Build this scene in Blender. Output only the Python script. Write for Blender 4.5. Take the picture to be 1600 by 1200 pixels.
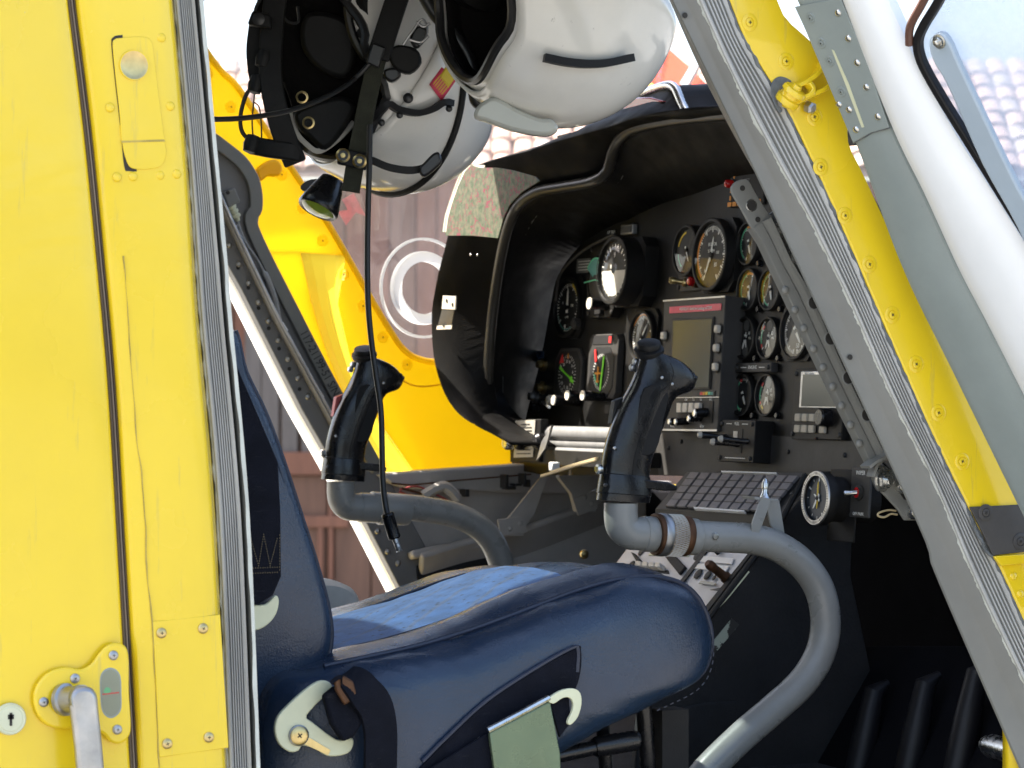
import bpy, bmesh, math, random
from mathutils import Vector, Matrix, noise
rad = math.radians
random.seed(11)
for o in list(bpy.data.objects): bpy.data.objects.remove(o)
sc = bpy.context.scene
C = sc.collection
V = Vector

# ------------------------------------------------------------------ camera
EYE = 1.35                     # metres above the apron
YAW = rad(24.5)                # turned from straight-across towards the nose
FPX = 4500.0                   # focal length in pixels of a 1600 px wide picture
cd = bpy.data.cameras.new('camera'); cam = bpy.data.objects.new('camera', cd); C.objects.link(cam)
cam.location = (0, 0, EYE); cam.rotation_euler = (rad(90), 0, -YAW)
cd.sensor_width = 36; cd.lens = FPX / 1600 * 36; cd.clip_start = .05; cd.clip_end = 3000
cd.dof.use_dof = True; cd.dof.focus_distance = 3.0; cd.dof.aperture_fstop = 18
sc.camera = cam

# ------------------------------------------------------------------ daylight
SUN = V((-.50, .34, .79)).normalized()       # towards the sun: beyond the machine and a little behind it
world = bpy.data.worlds.new('World'); sc.world = world; world.use_nodes = True
wn = world.node_tree; sky = wn.nodes.new('ShaderNodeTexSky'); sky.sky_type = 'NISHITA'; sky.sun_disc = False
sky.sun_elevation = math.asin(SUN.z); sky.sun_rotation = math.atan2(SUN.x, SUN.y)
sky.air_density = 1.0; sky.dust_density = 3.5; sky.ozone_density = .6
bg = wn.nodes['Background']; bg.inputs[1].default_value = .13
wn.links.new(sky.outputs[0], bg.inputs[0])
sd = bpy.data.lights.new('sun', 'SUN'); sd.energy = 4.4; sd.angle = rad(.53); sd.color = (1, .93, .82)
so = bpy.data.objects.new('sun', sd); C.objects.link(so); so.location = (-5, 6, 9)
so.rotation_euler = (-SUN).to_track_quat('-Z', 'Y').to_euler()
vs = sc.view_settings; vs.view_transform = 'Standard'; vs.look = 'None'; vs.gamma = 1; vs.exposure = 2.0
vs.use_curve_mapping = False
sc.cycles.use_denoising = True; sc.cycles.max_bounces = 10; sc.cycles.transparent_max_bounces = 16
sc.cycles.sample_clamp_indirect = 6

# ------------------------------------------------------------------ pixel rays -> points of the place
FW = V((math.sin(YAW), math.cos(YAW), 0)); RT = V((math.cos(YAW), -math.sin(YAW), 0)); UP = V((0, 0, 1))
EYEP = V((0, 0, EYE))
def ray(px, py): return FW + RT * ((px - 800) / FPX) + UP * ((600 - py) / FPX)
def PD(px, py, d): return EYEP + ray(px, py) * d
def PY(px, py, y): r = ray(px, py); return EYEP + r * (y / r.y)
def PX(px, py, x): r = ray(px, py); return EYEP + r * (x / r.x)
def PN(px, py, pt, n): r = ray(px, py); return EYEP + r * ((pt - EYEP).dot(n) / r.dot(n))
def PZ(px, py, z): r = ray(px, py); return EYEP + r * (z / r.z)

# ------------------------------------------------------------------ materials
MATS = {}
def mat(name, col, rough=.5, metal=0., var=0., vs_=6., bump=0., bs=120., chip=None, coat=0., spec=.5, emis=0., rvar=0., aniso=None, trans=0., scr=None, bump2=None):
    if name in MATS: return MATS[name]
    m = bpy.data.materials.new(name); m.use_nodes = True; nt = m.node_tree; b = nt.nodes['Principled BSDF']
    N = nt.nodes.new; L = nt.links.new
    b.inputs['Roughness'].default_value = rough; b.inputs['Metallic'].default_value = metal
    b.inputs['Specular IOR Level'].default_value = spec
    b.inputs['Coat Weight'].default_value = coat; b.inputs['Coat Roughness'].default_value = .08
    b.inputs['Transmission Weight'].default_value = trans
    tc = N('ShaderNodeTexCoord'); mp = N('ShaderNodeMapping'); L(tc.outputs['Object'], mp.inputs[0])
    if aniso: mp.inputs['Scale'].default_value = aniso
    src = None
    if var > 0:
        n1 = N('ShaderNodeTexNoise'); n1.inputs['Scale'].default_value = vs_; n1.inputs['Detail'].default_value = 8; n1.inputs['Roughness'].default_value = .65
        L(mp.outputs[0], n1.inputs[0])
        cr = N('ShaderNodeValToRGB'); cr.color_ramp.elements[0].position = .3; cr.color_ramp.elements[1].position = .7
        cr.color_ramp.elements[0].color = (*[max(0, c * (1 - var)) for c in col], 1)
        cr.color_ramp.elements[1].color = (*[min(1, c * (1 + var)) for c in col], 1)
        L(n1.outputs[0], cr.inputs[0]); src = cr.outputs[0]
    if chip:
        ccol, csc, thr = chip
        n2 = N('ShaderNodeTexNoise'); n2.inputs['Scale'].default_value = csc; n2.inputs['Detail'].default_value = 6; n2.inputs['Roughness'].default_value = .7
        L(mp.outputs[0], n2.inputs[0])
        r2 = N('ShaderNodeValToRGB'); r2.color_ramp.elements[0].position = thr; r2.color_ramp.elements[1].position = thr + .015
        L(n2.outputs[0], r2.inputs[0])
        mx = N('ShaderNodeMix'); mx.data_type = 'RGBA'
        L(r2.outputs[0], mx.inputs[0])
        if src: L(src, mx.inputs[6])
        else: mx.inputs[6].default_value = (*col, 1)
        mx.inputs[7].default_value = (*ccol, 1); src = mx.outputs[2]
    if scr:                                      # fine scratches and grime streaks: (colour, stretch, threshold, strength)
        scol, sst, sth, sam = scr
        m3 = N('ShaderNodeMapping'); m3.inputs['Scale'].default_value = sst; m3.inputs['Rotation'].default_value = (.1, .15, .2); L(tc.outputs['Object'], m3.inputs[0])
        n5 = N('ShaderNodeTexNoise'); n5.inputs['Scale'].default_value = 1; n5.inputs['Detail'].default_value = 7; n5.inputs['Roughness'].default_value = .7; L(m3.outputs[0], n5.inputs[0])
        r5 = N('ShaderNodeMapRange'); r5.inputs[1].default_value = sth; r5.inputs[2].default_value = sth + .06; r5.inputs[4].default_value = sam; L(n5.outputs[0], r5.inputs[0])
        x5 = N('ShaderNodeMix'); x5.data_type = 'RGBA'; L(r5.outputs[0], x5.inputs[0])
        if src: L(src, x5.inputs[6])
        else: x5.inputs[6].default_value = (*col, 1)
        x5.inputs[7].default_value = (*scol, 1); src = x5.outputs[2]
    if src: L(src, b.inputs['Base Color'])
    else: b.inputs['Base Color'].default_value = (*col, 1)
    if rvar > 0:
        n4 = N('ShaderNodeTexNoise'); n4.inputs['Scale'].default_value = vs_ * 3; n4.inputs['Detail'].default_value = 6
        L(mp.outputs[0], n4.inputs[0])
        mr = N('ShaderNodeMapRange'); mr.inputs[1].default_value = .3; mr.inputs[2].default_value = .7
        mr.inputs[3].default_value = max(.02, rough - rvar); mr.inputs[4].default_value = min(1, rough + rvar)
        L(n4.outputs[0], mr.inputs[0]); L(mr.outputs[0], b.inputs['Roughness'])
    if bump > 0:
        n3 = N('ShaderNodeTexNoise'); n3.inputs['Scale'].default_value = bs; n3.inputs['Detail'].default_value = 5
        L(mp.outputs[0], n3.inputs[0])
        bp = N('ShaderNodeBump'); bp.inputs['Strength'].default_value = bump; bp.inputs['Distance'].default_value = .01
        L(n3.outputs[0], bp.inputs['Height']); L(bp.outputs[0], b.inputs['Normal'])
        if bump2:
            n6 = N('ShaderNodeTexNoise'); n6.inputs['Scale'].default_value = bump2[1]; n6.inputs['Detail'].default_value = 3; n6.inputs['Distortion'].default_value = 1.2; L(mp.outputs[0], n6.inputs[0])
            b6 = N('ShaderNodeBump'); b6.inputs['Strength'].default_value = bump2[0]; b6.inputs['Distance'].default_value = .02; L(n6.outputs[0], b6.inputs['Height']); L(b6.outputs[0], bp.inputs['Normal'])
    if emis:
        b.inputs['Emission Color'].default_value = (*col, 1); b.inputs['Emission Strength'].default_value = emis
    MATS[name] = m; return m

def glass_mat(name, tint=(1, 1, 1), haze=.0, hazecol=(.8, .8, .8), rough=.02, hs=9., ior=1.45, gl=1.):
    m = bpy.data.materials.new(name); m.use_nodes = True; nt = m.node_tree; N = nt.nodes.new; L = nt.links.new
    nt.nodes.remove(nt.nodes['Principled BSDF']); out = nt.nodes['Material Output']
    tr = N('ShaderNodeBsdfTransparent'); tr.inputs[0].default_value = (*tint, 1)
    gs = N('ShaderNodeBsdfGlossy'); gs.inputs['Roughness'].default_value = rough; gs.inputs[0].default_value = (gl, gl, gl, 1)
    fr = N('ShaderNodeFresnel'); ge = N('ShaderNodeNewGeometry'); mi = N('ShaderNodeMapRange'); mi.inputs[3].default_value = ior; mi.inputs[4].default_value = 1 / ior; L(ge.outputs['Backfacing'], mi.inputs[0]); L(mi.outputs[0], fr.inputs[0])
    m1 = N('ShaderNodeMixShader'); L(fr.outputs[0], m1.inputs[0]); L(tr.outputs[0], m1.inputs[1]); L(gs.outputs[0], m1.inputs[2])
    last = m1
    if haze > 0:
        tl = N('ShaderNodeBsdfTranslucent'); tl.inputs[0].default_value = (*hazecol, 1)
        df = N('ShaderNodeBsdfDiffuse'); df.inputs[0].default_value = (*hazecol, 1)
        m0 = N('ShaderNodeMixShader'); m0.inputs[0].default_value = .5; L(tl.outputs[0], m0.inputs[1]); L(df.outputs[0], m0.inputs[2])
        tc = N('ShaderNodeTexCoord'); n = N('ShaderNodeTexNoise'); n.inputs['Scale'].default_value = hs; n.inputs['Detail'].default_value = 9; n.inputs['Roughness'].default_value = .7
        L(tc.outputs['Object'], n.inputs[0])
        r = N('ShaderNodeMapRange'); r.inputs[1].default_value = .35; r.inputs[2].default_value = .75; r.inputs[3].default_value = haze * .6; r.inputs[4].default_value = haze * 1.5
        L(n.outputs[0], r.inputs[0])
        m2 = N('ShaderNodeMixShader'); L(r.outputs[0], m2.inputs[0]); L(m1.outputs[0], m2.inputs[1]); L(m0.outputs[0], m2.inputs[2]); last = m2
    L(last.outputs[0], out.inputs[0]); MATS[name] = m; return m

mat('yellow', (.79, .56, .014), .24, var=.07, vs_=2.5, bump=.03, bs=60, coat=.5, rvar=.08, chip=((.60, .53, .34), 60, .725), scr=((.42, .33, .10), (90, 90, 7), .60, .30), bump2=(.16, 5))
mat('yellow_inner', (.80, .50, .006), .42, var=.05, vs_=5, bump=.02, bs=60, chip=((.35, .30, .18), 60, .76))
mat('joint_yellow', (.42, .31, .06), .6, var=.3, vs_=60)
mat('seal_groove', (.15, .145, .135), .75, var=.3, vs_=20)
mat('seal_brown', (.21, .165, .125), .6, var=.25, vs_=14, aniso=(1, 1, .15))
mat('seal_grey', (.40, .40, .38), .55, var=.22, vs_=18, bump=.05, bs=90, aniso=(1, 1, .3))
mat('frame_grey', (.168, .168, .152), .5, var=.09, vs_=10, bump=.02, bs=150, chip=((.42, .42, .12), 26, .715), rvar=.1)
mat('frame_grey_dark', (.165, .165, .165), .55, var=.14, vs_=9, bump=.02, bs=150, chip=((.30, .26, .2), 40, .74), rvar=.1)
mat('primer_white', (.50, .51, .45), .6, var=.15, vs_=30)
mat('sealant', (.115, .125, .13), .7, var=.4, vs_=60, bump=.3, bs=80)
mat('door_green', (.24, .275, .262), .42, var=.12, vs_=7, bump=.02, bs=120, chip=((.13, .145, .15), 30, .69), rvar=.1)
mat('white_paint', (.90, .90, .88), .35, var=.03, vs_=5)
mat('door_white', (.80, .82, .82), .3, var=.04, vs_=6, scr=((.5, .5, .47), (40, 40, 8), .66, .4))
mat('steel', (.62, .62, .60), .28, 1, var=.15, vs_=40, rvar=.12)
mat('steel_dull', (.42, .42, .42), .42, 1, var=.2, vs_=30, rvar=.12)
mat('brass', (.60, .47, .22), .35, 1, var=.2, vs_=60)
mat('dark_slot', (.02, .018, .015), .7)
mat('tube_grey', (.25, .25, .235), .34, var=.13, vs_=12, bump=.02, bs=150, chip=((.045, .04, .04), 75, .705), rvar=.12, scr=((.10, .095, .085), (25, 200, 60), .66, .7))
mat('knurl', (.34, .28, .22), .5, .6, var=.5, vs_=35, bump=.5, bs=420)
mat('black_plastic', (.008, .008, .009), .25, var=.2, vs_=20, bump=.04, bs=420, rvar=.09, spec=.42, scr=((.05, .05, .055), (200, 200, 40), .66, .5))
mat('black_matte', (.012, .0115, .0115), .65, var=.3, vs_=25, bump=.06, bs=600, spec=.25)
mat('panel_black', (.013, .0125, .012), .5, var=.28, vs_=18, bump=.05, bs=500, chip=((.17, .16, .15), 45, .73), spec=.2)
mat('panel_grey', (.052, .050, .048), .5, var=.25, vs_=14, bump=.03, bs=300, chip=((.24, .23, .21), 30, .72), spec=.2)
mat('hood_black', (.0075, .007, .0068), .6, var=.25, vs_=12, bump=.10, bs=650, rvar=.12, spec=.15)
mat('hood_trim', (.03, .028, .024), .34, var=.2, vs_=12, bump=.03, bs=300)
mat('dial', (.010, .010, .011), .6)
mat('dial_blue', (.022, .03, .045), .5)
mat('dial_grey', (.10, .10, .10), .55, var=.2, vs_=60)
mat('mark_white', (.86, .86, .82), .6)
mat('mark_green', (.10, .50, .28), .6)
mat('mark_teal', (.07, .26, .24), .6)
mat('mark_yellow', (.75, .55, .04), .6)
mat('mark_orange', (.72, .27, .02), .6)
mat('mark_red', (.70, .03, .03), .5)
mat('needle_green', (.25, .85, .05), .5)
mat('red_lens', (.45, .01, .012), .15, coat=.5)
mat('label_red', (.72, .06, .12), .45, var=.2, vs_=30)
mat('knob_white', (.62, .58, .50), .45, var=.1, vs_=60)
mat('key_cream', (.46, .42, .34), .5, var=.15, vs_=80)
mat('screen', (.075, .085, .078), .18, spec=.25)
mat('console_light', (.58, .58, .60), .42, var=.14, vs_=16, chip=((.12, .11, .10), 50, .70))
mat('key_grey', (.15, .14, .14), .38, var=.15, vs_=40)
mat('leather', (.014, .028, .056), .27, var=.2, vs_=7, bump=.12, bs=480, rvar=.07, bump2=(.12, 11), scr=((.07, .08, .11), (40, 200, 200), .66, .5))
mat('leather_dark', (.012, .018, .038), .45, var=.2, vs_=20, bump=.1, bs=300)
mat('webbing', (.006, .007, .012), .85, var=.3, vs_=40, bump=.3, bs=900, spec=.12, scr=((.02, .021, .026), (60, 60, 300), .6, .6))
mat('webbing_green', (.028, .030, .018), .8, var=.3, vs_=60, bump=.3, bs=900)
mat('stitch', (.14, .11, .065), .8)
mat('cream_metal', (.60, .61, .42), .42, var=.08, vs_=18, chip=((.25, .22, .14), 35, .70))
mat('buckle_green', (.125, .17, .11), .3, .55, var=.10, vs_=16, chip=((.42, .47, .36), 70, .71), rvar=.08)
mat('helmet_white', (.86, .845, .80), .14, var=.03, vs_=9, coat=.5, chip=((.30, .29, .27), 60, .755), scr=((.45, .44, .42), (40, 160, 90), .66, .7))
mat('visor_cover', (.80, .785, .73), .16, var=.05, vs_=9, coat=.4, scr=((.40, .39, .36), (30, 140, 110), .65, .7))
mat('visor_tip', (.46, .46, .40), .16, var=.06, vs_=12, coat=.4)
mat('rubber', (.008, .008, .008), .55, var=.3, vs_=30, spec=.3, bump=.08, bs=300)
mat('rubber_shiny', (.02, .02, .021), .3, var=.2, vs_=30)
mat('foam_black', (.007, .0065, .0065), .95, bump=.2, bs=200, spec=.1)
mat('cloth_grey', (.55, .53, .48), .9, var=.1, vs_=40)
mat('lamp_green', (.30, .42, .05), .1, coat=.6)
mat('wood_red', (.16, .066, .038), .7, var=.22, vs_=2.5, bump=.1, bs=30, aniso=(6, 6, .6))
mat('wood_brown', (.125, .062, .038), .7, var=.22, vs_=2.5, bump=.1, bs=30, aniso=(6, 6, .6))
mat('wood_grey', (.105, .090, .082), .75, var=.2, vs_=2.5, bump=.1, bs=30, aniso=(6, 6, .6))
mat('tile_pink', (.46, .31, .24), .8, var=.25, vs_=5, bump=.2, bs=25)
mat('tile_grey', (.36, .29, .25), .85, var=.3, vs_=5, bump=.2, bs=25)
mat('floor_dark', (.011, .011, .012), .8, var=.4, vs_=9, bump=.2, bs=250)
mat('carpet', (.020, .020, .024), .95, var=.4, vs_=30, bump=.6, bs=700)
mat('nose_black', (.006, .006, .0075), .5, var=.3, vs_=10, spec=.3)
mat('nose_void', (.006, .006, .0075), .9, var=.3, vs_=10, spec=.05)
mat('interior_grey', (.42, .40, .38), .55, var=.16, vs_=8, bump=.03, bs=120, chip=((.17, .13, .11), 18, .70))
mat('concrete', (.22, .215, .20), .85, var=.2, vs_=.8, bump=.2, bs=40)
mat('wire_red', (.35, .05, .05), .5)
mat('wire_tan', (.40, .32, .18), .5)
mat('cable_black', (.010, .010, .010), .45)
mat('cable_clear', (.30, .30, .29), .35)
mat('placard', (.50, .47, .40), .6, var=.1, vs_=50)
mat('placard_grey', (.17, .17, .17), .5, var=.2, vs_=50)
mat('ink', (.03, .028, .028), .7)
mat('ring_white', (.82, .82, .80), .35, var=.03, vs_=20)
mat('scratched', (.30, .34, .28), .5, chip=((.02, .02, .02), 45, .52))
mat('orange_sheet', (.85, .16, .06), .45, var=.12, vs_=20, trans=0.)
mat('reflection_red', (.45, .07, .06), .6, var=.4, vs_=60)
mat('strut_blue', (.33, .40, .46), .35, var=.06, vs_=9)
mat('edge_brown', (.10, .045, .03), .5)
mat('tape_black', (.045, .042, .040), .55, var=.3, vs_=20, bump=.05, bs=200)
mat('rust', (.10, .045, .02), .6, .5, var=.4, vs_=60)
glass_mat('windscreen', (.93, .94, .95), haze=.11, hazecol=(.74, .68, .70), hs=7)
glass_mat('door_pane', (.90, .93, .97), haze=.34, hazecol=(.85, .88, .95), hs=9)  # heavy haze whitens the pane to imitate glare
glass_mat('gauge_glass', (.96, .96, .95), ior=1.27, rough=.03)
glass_mat('added_roof_window_tint', (.50, .55, .56)); glass_mat('plain_glass', (.86, .84, .70), haze=.05, ior=1.5)

def translucent(name, col, f=.7):
    m = mat(name, col, .4); nt = m.node_tree; t = nt.nodes.new('ShaderNodeBsdfTranslucent'); t.inputs[0].default_value = (*col, 1); x = nt.nodes.new('ShaderNodeMixShader'); x.inputs[0].default_value = f
    nt.links.new(nt.nodes['Principled BSDF'].outputs[0], x.inputs[1]); nt.links.new(t.outputs[0], x.inputs[2]); nt.links.new(x.outputs[0], nt.nodes['Material Output'].inputs[0])
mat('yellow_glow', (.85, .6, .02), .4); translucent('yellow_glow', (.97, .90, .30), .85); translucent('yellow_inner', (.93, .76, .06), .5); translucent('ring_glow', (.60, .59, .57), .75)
# woven blue seat fabric with paler diagonal stripes, and the folded road map: both flat prints
def fabric():
    m = bpy.data.materials.new('seat_fabric'); m.use_nodes = True; nt = m.node_tree; N = nt.nodes.new; L = nt.links.new; b = nt.nodes['Principled BSDF']
    tc = N('ShaderNodeTexCoord'); mp = N('ShaderNodeMapping'); mp.inputs['Rotation'].default_value = (0, 0, rad(52)); L(tc.outputs['Object'], mp.inputs[0])
    w = N('ShaderNodeTexWave'); w.inputs['Scale'].default_value = 7.0; w.inputs['Distortion'].default_value = .8; w.inputs['Detail'].default_value = 2; w.inputs['Detail Scale'].default_value = 3
    L(mp.outputs[0], w.inputs[0])
    r = N('ShaderNodeValToRGB'); r.color_ramp.elements[0].position = .93; r.color_ramp.elements[1].position = .985
    r.color_ramp.elements[0].color = (.042, .115, .29, 1); r.color_ramp.elements[1].color = (.075, .115, .22, 1)
    L(w.outputs[0], r.inputs[0])
    v = N('ShaderNodeTexVoronoi'); v.inputs['Scale'].default_value = 95; L(tc.outputs['Object'], v.inputs[0])
    r2 = N('ShaderNodeValToRGB'); r2.color_ramp.elements[0].position = .10; r2.color_ramp.elements[1].position = .26; L(v.outputs['Distance'], r2.inputs[0])
    mx = N('ShaderNodeMix'); mx.data_type = 'RGBA'; mx.blend_type = 'MIX'; L(r2.outputs[0], mx.inputs[0]); mx.inputs[6].default_value = (.012, .02, .05, 1); L(r.outputs[0], mx.inputs[7])
    nv = N('ShaderNodeTexNoise'); nv.inputs['Scale'].default_value = 45; nv.inputs['Detail'].default_value = 8; L(tc.outputs['Object'], nv.inputs[0])
    rv_ = N('ShaderNodeMapRange'); rv_.inputs[1].default_value = .3; rv_.inputs[2].default_value = .7; rv_.inputs[3].default_value = .55; rv_.inputs[4].default_value = 1.15; L(nv.outputs[0], rv_.inputs[0])
    hv = N('ShaderNodeHueSaturation'); L(rv_.outputs[0], hv.inputs['Value']); L(mx.outputs[2], hv.inputs['Color'])
    L(hv.outputs[0], b.inputs['Base Color']); b.inputs['Roughness'].default_value = .85; b.inputs['Sheen Weight'].default_value = .2
    n = N('ShaderNodeTexNoise'); n.inputs['Scale'].default_value = 900; L(tc.outputs['Object'], n.inputs[0])
    bp = N('ShaderNodeBump'); bp.inputs['Strength'].default_value = .5; bp.inputs['Distance'].default_value = .002; L(n.outputs[0], bp.inputs['Height']); L(bp.outputs[0], b.inputs['Normal'])
    MATS['seat_fabric'] = m
fabric()
def mapmat():
    m = bpy.data.materials.new('map_print'); m.use_nodes = True; nt = m.node_tree; N = nt.nodes.new; L = nt.links.new; b = nt.nodes['Principled BSDF']
    tc = N('ShaderNodeTexCoord')
    n = N('ShaderNodeTexNoise'); n.inputs['Scale'].default_value = 120; n.inputs['Detail'].default_value = 6; L(tc.outputs['Object'], n.inputs[0])
    r = N('ShaderNodeValToRGB'); e = r.color_ramp.elements; e[0].position = .38; e[0].color = (.035, .062, .028, 1); e[1].position = .62; e[1].color = (.115, .10, .065, 1)
    x = e.new(.5); x.color = (.07, .088, .05, 1); L(n.outputs[0], r.inputs[0])
    def lines(sc_, wd, colr, prev, dist):
        ns = N('ShaderNodeTexNoise'); ns.inputs['Scale'].default_value = sc_; ns.inputs['Detail'].default_value = 3; L(tc.outputs['Object'], ns.inputs[0])
        s = N('ShaderNodeMath'); s.operation = 'SUBTRACT'; L(ns.outputs[0], s.inputs[0]); s.inputs[1].default_value = dist
        a = N('ShaderNodeMath'); a.operation = 'ABSOLUTE'; L(s.outputs[0], a.inputs[0])
        c = N('ShaderNodeMath'); c.operation = 'LESS_THAN'; L(a.outputs[0], c.inputs[0]); c.inputs[1].default_value = wd
        mx = N('ShaderNodeMix'); mx.data_type = 'RGBA'; L(c.outputs[0], mx.inputs[0]); L(prev, mx.inputs[6]); mx.inputs[7].default_value = (*colr, 1)
        return mx.outputs[2]
    o = lines(40, .009, (.16, .02, .04), r.outputs[0], .5)
    o = lines(22, .008, (.16, .015, .04), o, .47)
    o = lines(90, .012, (.06, .065, .05), o, .53)
    v = N('ShaderNodeTexVoronoi'); v.inputs['Scale'].default_value = 330; L(tc.outputs['Object'], v.inputs[0])
    lt = N('ShaderNodeMath'); lt.operation = 'LESS_THAN'; L(v.outputs['Distance'], lt.inputs[0]); lt.inputs[1].default_value = .2
    mx = N('ShaderNodeMix'); mx.data_type = 'RGBA'; L(lt.outputs[0], mx.inputs[0]); L(o, mx.inputs[6]); mx.inputs[7].default_value = (.10, .11, .09, 1)
    L(mx.outputs[2], b.inputs['Base Color']); b.inputs['Roughness'].default_value = .7
    MATS['map_print'] = m
mapmat()

# ------------------------------------------------------------------ mesh building
def cr(pts, n=6, closed=False):
    """Catmull-Rom through the points."""
    P = [V(p) for p in pts]; k = len(P); out = []
    for i in range(k if closed else k - 1):
        p1, p2 = P[i], P[(i + 1) % k]
        p0 = P[i - 1] if (closed or i > 0) else p1 * 2 - p2
        p3 = P[(i + 2) % k] if (closed or i + 2 < k) else p2 * 2 - p1
        for j in range(n):
            t = j / n
            out.append(.5 * ((2 * p1) + (p2 - p0) * t + (2 * p0 - 5 * p1 + 4 * p2 - p3) * t * t + (3 * p1 - p0 - 3 * p2 + p3) * t ** 3))
    if not closed: out.append(P[-1].copy())
    return out
def crp(pts, n=6, closed=False):
    return [(p.x, p.y) for p in cr([(a, b, 0) for a, b in pts], n, closed)]
def resamp(path, n):
    """n points evenly spread along a 2-D or 3-D polyline"""
    P = [V(p if len(p) == 3 else (p[0], p[1], 0)) for p in path]; d = [0]
    for a, b in zip(P, P[1:]): d.append(d[-1] + (b - a).length)
    out = []; j = 0
    for i in range(n):
        t = d[-1] * i / (n - 1)
        while j < len(P) - 2 and d[j + 1] < t: j += 1
        f = (t - d[j]) / max(1e-9, d[j + 1] - d[j]); out.append(P[j].lerp(P[j + 1], min(1, f)))
    return out

class MB:
    def __init__(s): s.v = []; s.f = []; s.m = []; s.k = 0
    def add(s, vs, fs, k=None):
        o = len(s.v); s.v += [V(v) for v in vs]; s.f += [tuple(i + o for i in f) for f in fs]; s.m += [s.k if k is None else k] * len(fs); return s
    def box(s, c, size, rot=None, k=None):
        x, y, z = [a / 2 for a in size]; M = rot or Matrix.Identity(3); c = V(c)
        p = [c + M @ V((a, b, d)) for a in (-x, x) for b in (-y, y) for d in (-z, z)]
        return s.add(p, [(0, 1, 3, 2), (4, 6, 7, 5), (0, 4, 5, 1), (2, 3, 7, 6), (0, 2, 6, 4), (1, 5, 7, 3)], k)
    def prism(s, pts, vec, k=None):
        n = len(pts); vec = V(vec); p = [V(q) for q in pts]
        return s.add(p + [q + vec for q in p], [tuple(range(n))[::-1], tuple(range(n, 2 * n))] + [(i, (i + 1) % n, n + (i + 1) % n, n + i) for i in range(n)], k)
    def loft(s, rows, closed=False, caps=False, k=None, ks=None):
        n = len(rows[0]); vs = [p for r in rows for p in r]; o = len(s.v); s.v += [V(v) for v in vs]
        for i in range(len(rows) - 1):
            for j in range(n if closed else n - 1):
                a, b = i * n + j, i * n + (j + 1) % n
                s.f.append((o + a, o + b, o + b + n, o + a + n)); s.m.append(ks[j] if ks else (s.k if k is None else k))
        if caps:
            s.f.append(tuple(o + j for j in range(n))[::-1]); s.f.append(tuple(o + (len(rows) - 1) * n + j for j in range(n)))
            s.m += [ks[0] if ks else (s.k if k is None else k)] * 2
        return s
    def tube(s, path, r, n=10, caps=True, closed=False, flat=1., up=None, k=None):
        P = [V(p) for p in path]; N = len(P); R_ = r if isinstance(r, (list, tuple)) else [r] * N; rows = []; u = None
        for i, p in enumerate(P):
            a = P[i - 1] if (i > 0 or closed) else p; b = P[(i + 1) % N] if (i < N - 1 or closed) else p
            t = (b - a).normalized()
            if up is not None: u = (V(up) - t * V(up).dot(t)).normalized()
            elif u is None:
                u = t.orthogonal().normalized()
            else: u = (u - t * u.dot(t)).normalized()
            w = t.cross(u)
            rows.append([p + (u * math.cos(2 * math.pi * j / n) + w * math.sin(2 * math.pi * j / n) * flat) * R_[i] for j in range(n)])
        if closed: rows.append(rows[0])
        return s.loft(rows, True, caps and not closed, k)
    def lathe(s, prof, o, axis, n=24, k=None, xdir=None, sx=1., ks=None):
        a = V(axis).normalized(); u = (V(xdir) - a * V(xdir).dot(a)).normalized() if xdir is not None else a.orthogonal().normalized(); w = a.cross(u); o = V(o)
        rows = [[o + a * h + (u * math.cos(2 * math.pi * j / n) * sx + w * math.sin(2 * math.pi * j / n)) * r for j in range(n)] for r, h in prof]
        for i in range(len(rows) - 1): s.loft(rows[i:i + 2], True, k=(ks[i] if ks else k))
        return s
    def ribbon(s, path, wdirs, w, th, k=None):
        P = [V(p) for p in path]; rows = []
        for i, p in enumerate(P):
            t = (P[min(i + 1, len(P) - 1)] - P[max(i - 1, 0)]).normalized(); wd = V(wdirs[i] if isinstance(wdirs, list) else wdirs); wd = (wd - t * wd.dot(t)).normalized(); nn = t.cross(wd)
            ww = w[i] if isinstance(w, list) else w
            rows.append([p + wd * ww / 2 + nn * th / 2, p - wd * ww / 2 + nn * th / 2, p - wd * ww / 2 - nn * th / 2, p + wd * ww / 2 - nn * th / 2])
        return s.loft(rows, True, True, k)
    def mesh(s, name, mats, ang=38, weld=True):
        me = bpy.data.meshes.new(name); me.from_pydata([tuple(v) for v in s.v], [], s.f)
        for m in (mats if isinstance(mats, (list, tuple)) else [mats]): me.materials.append(MATS[m])
        for p, k in zip(me.polygons, s.m): p.material_index = k
        bm = bmesh.new(); bm.from_mesh(me)
        if weld: bmesh.ops.remove_doubles(bm, verts=bm.verts, dist=1e-6)
        bmesh.ops.recalc_face_normals(bm, faces=bm.faces)
        for f in bm.faces: f.smooth = True
        for e in bm.edges: e.smooth = e.calc_face_angle(0) < rad(ang) if len(e.link_faces) == 2 else True
        bm.to_mesh(me); bm.free(); return me
    def build(s, name, mats, parent=None, bevel=0., solid=0., ang=38, sub=0):
        me = s.mesh(name, mats, ang); return put(name, me, parent, bevel, solid, sub)
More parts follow.
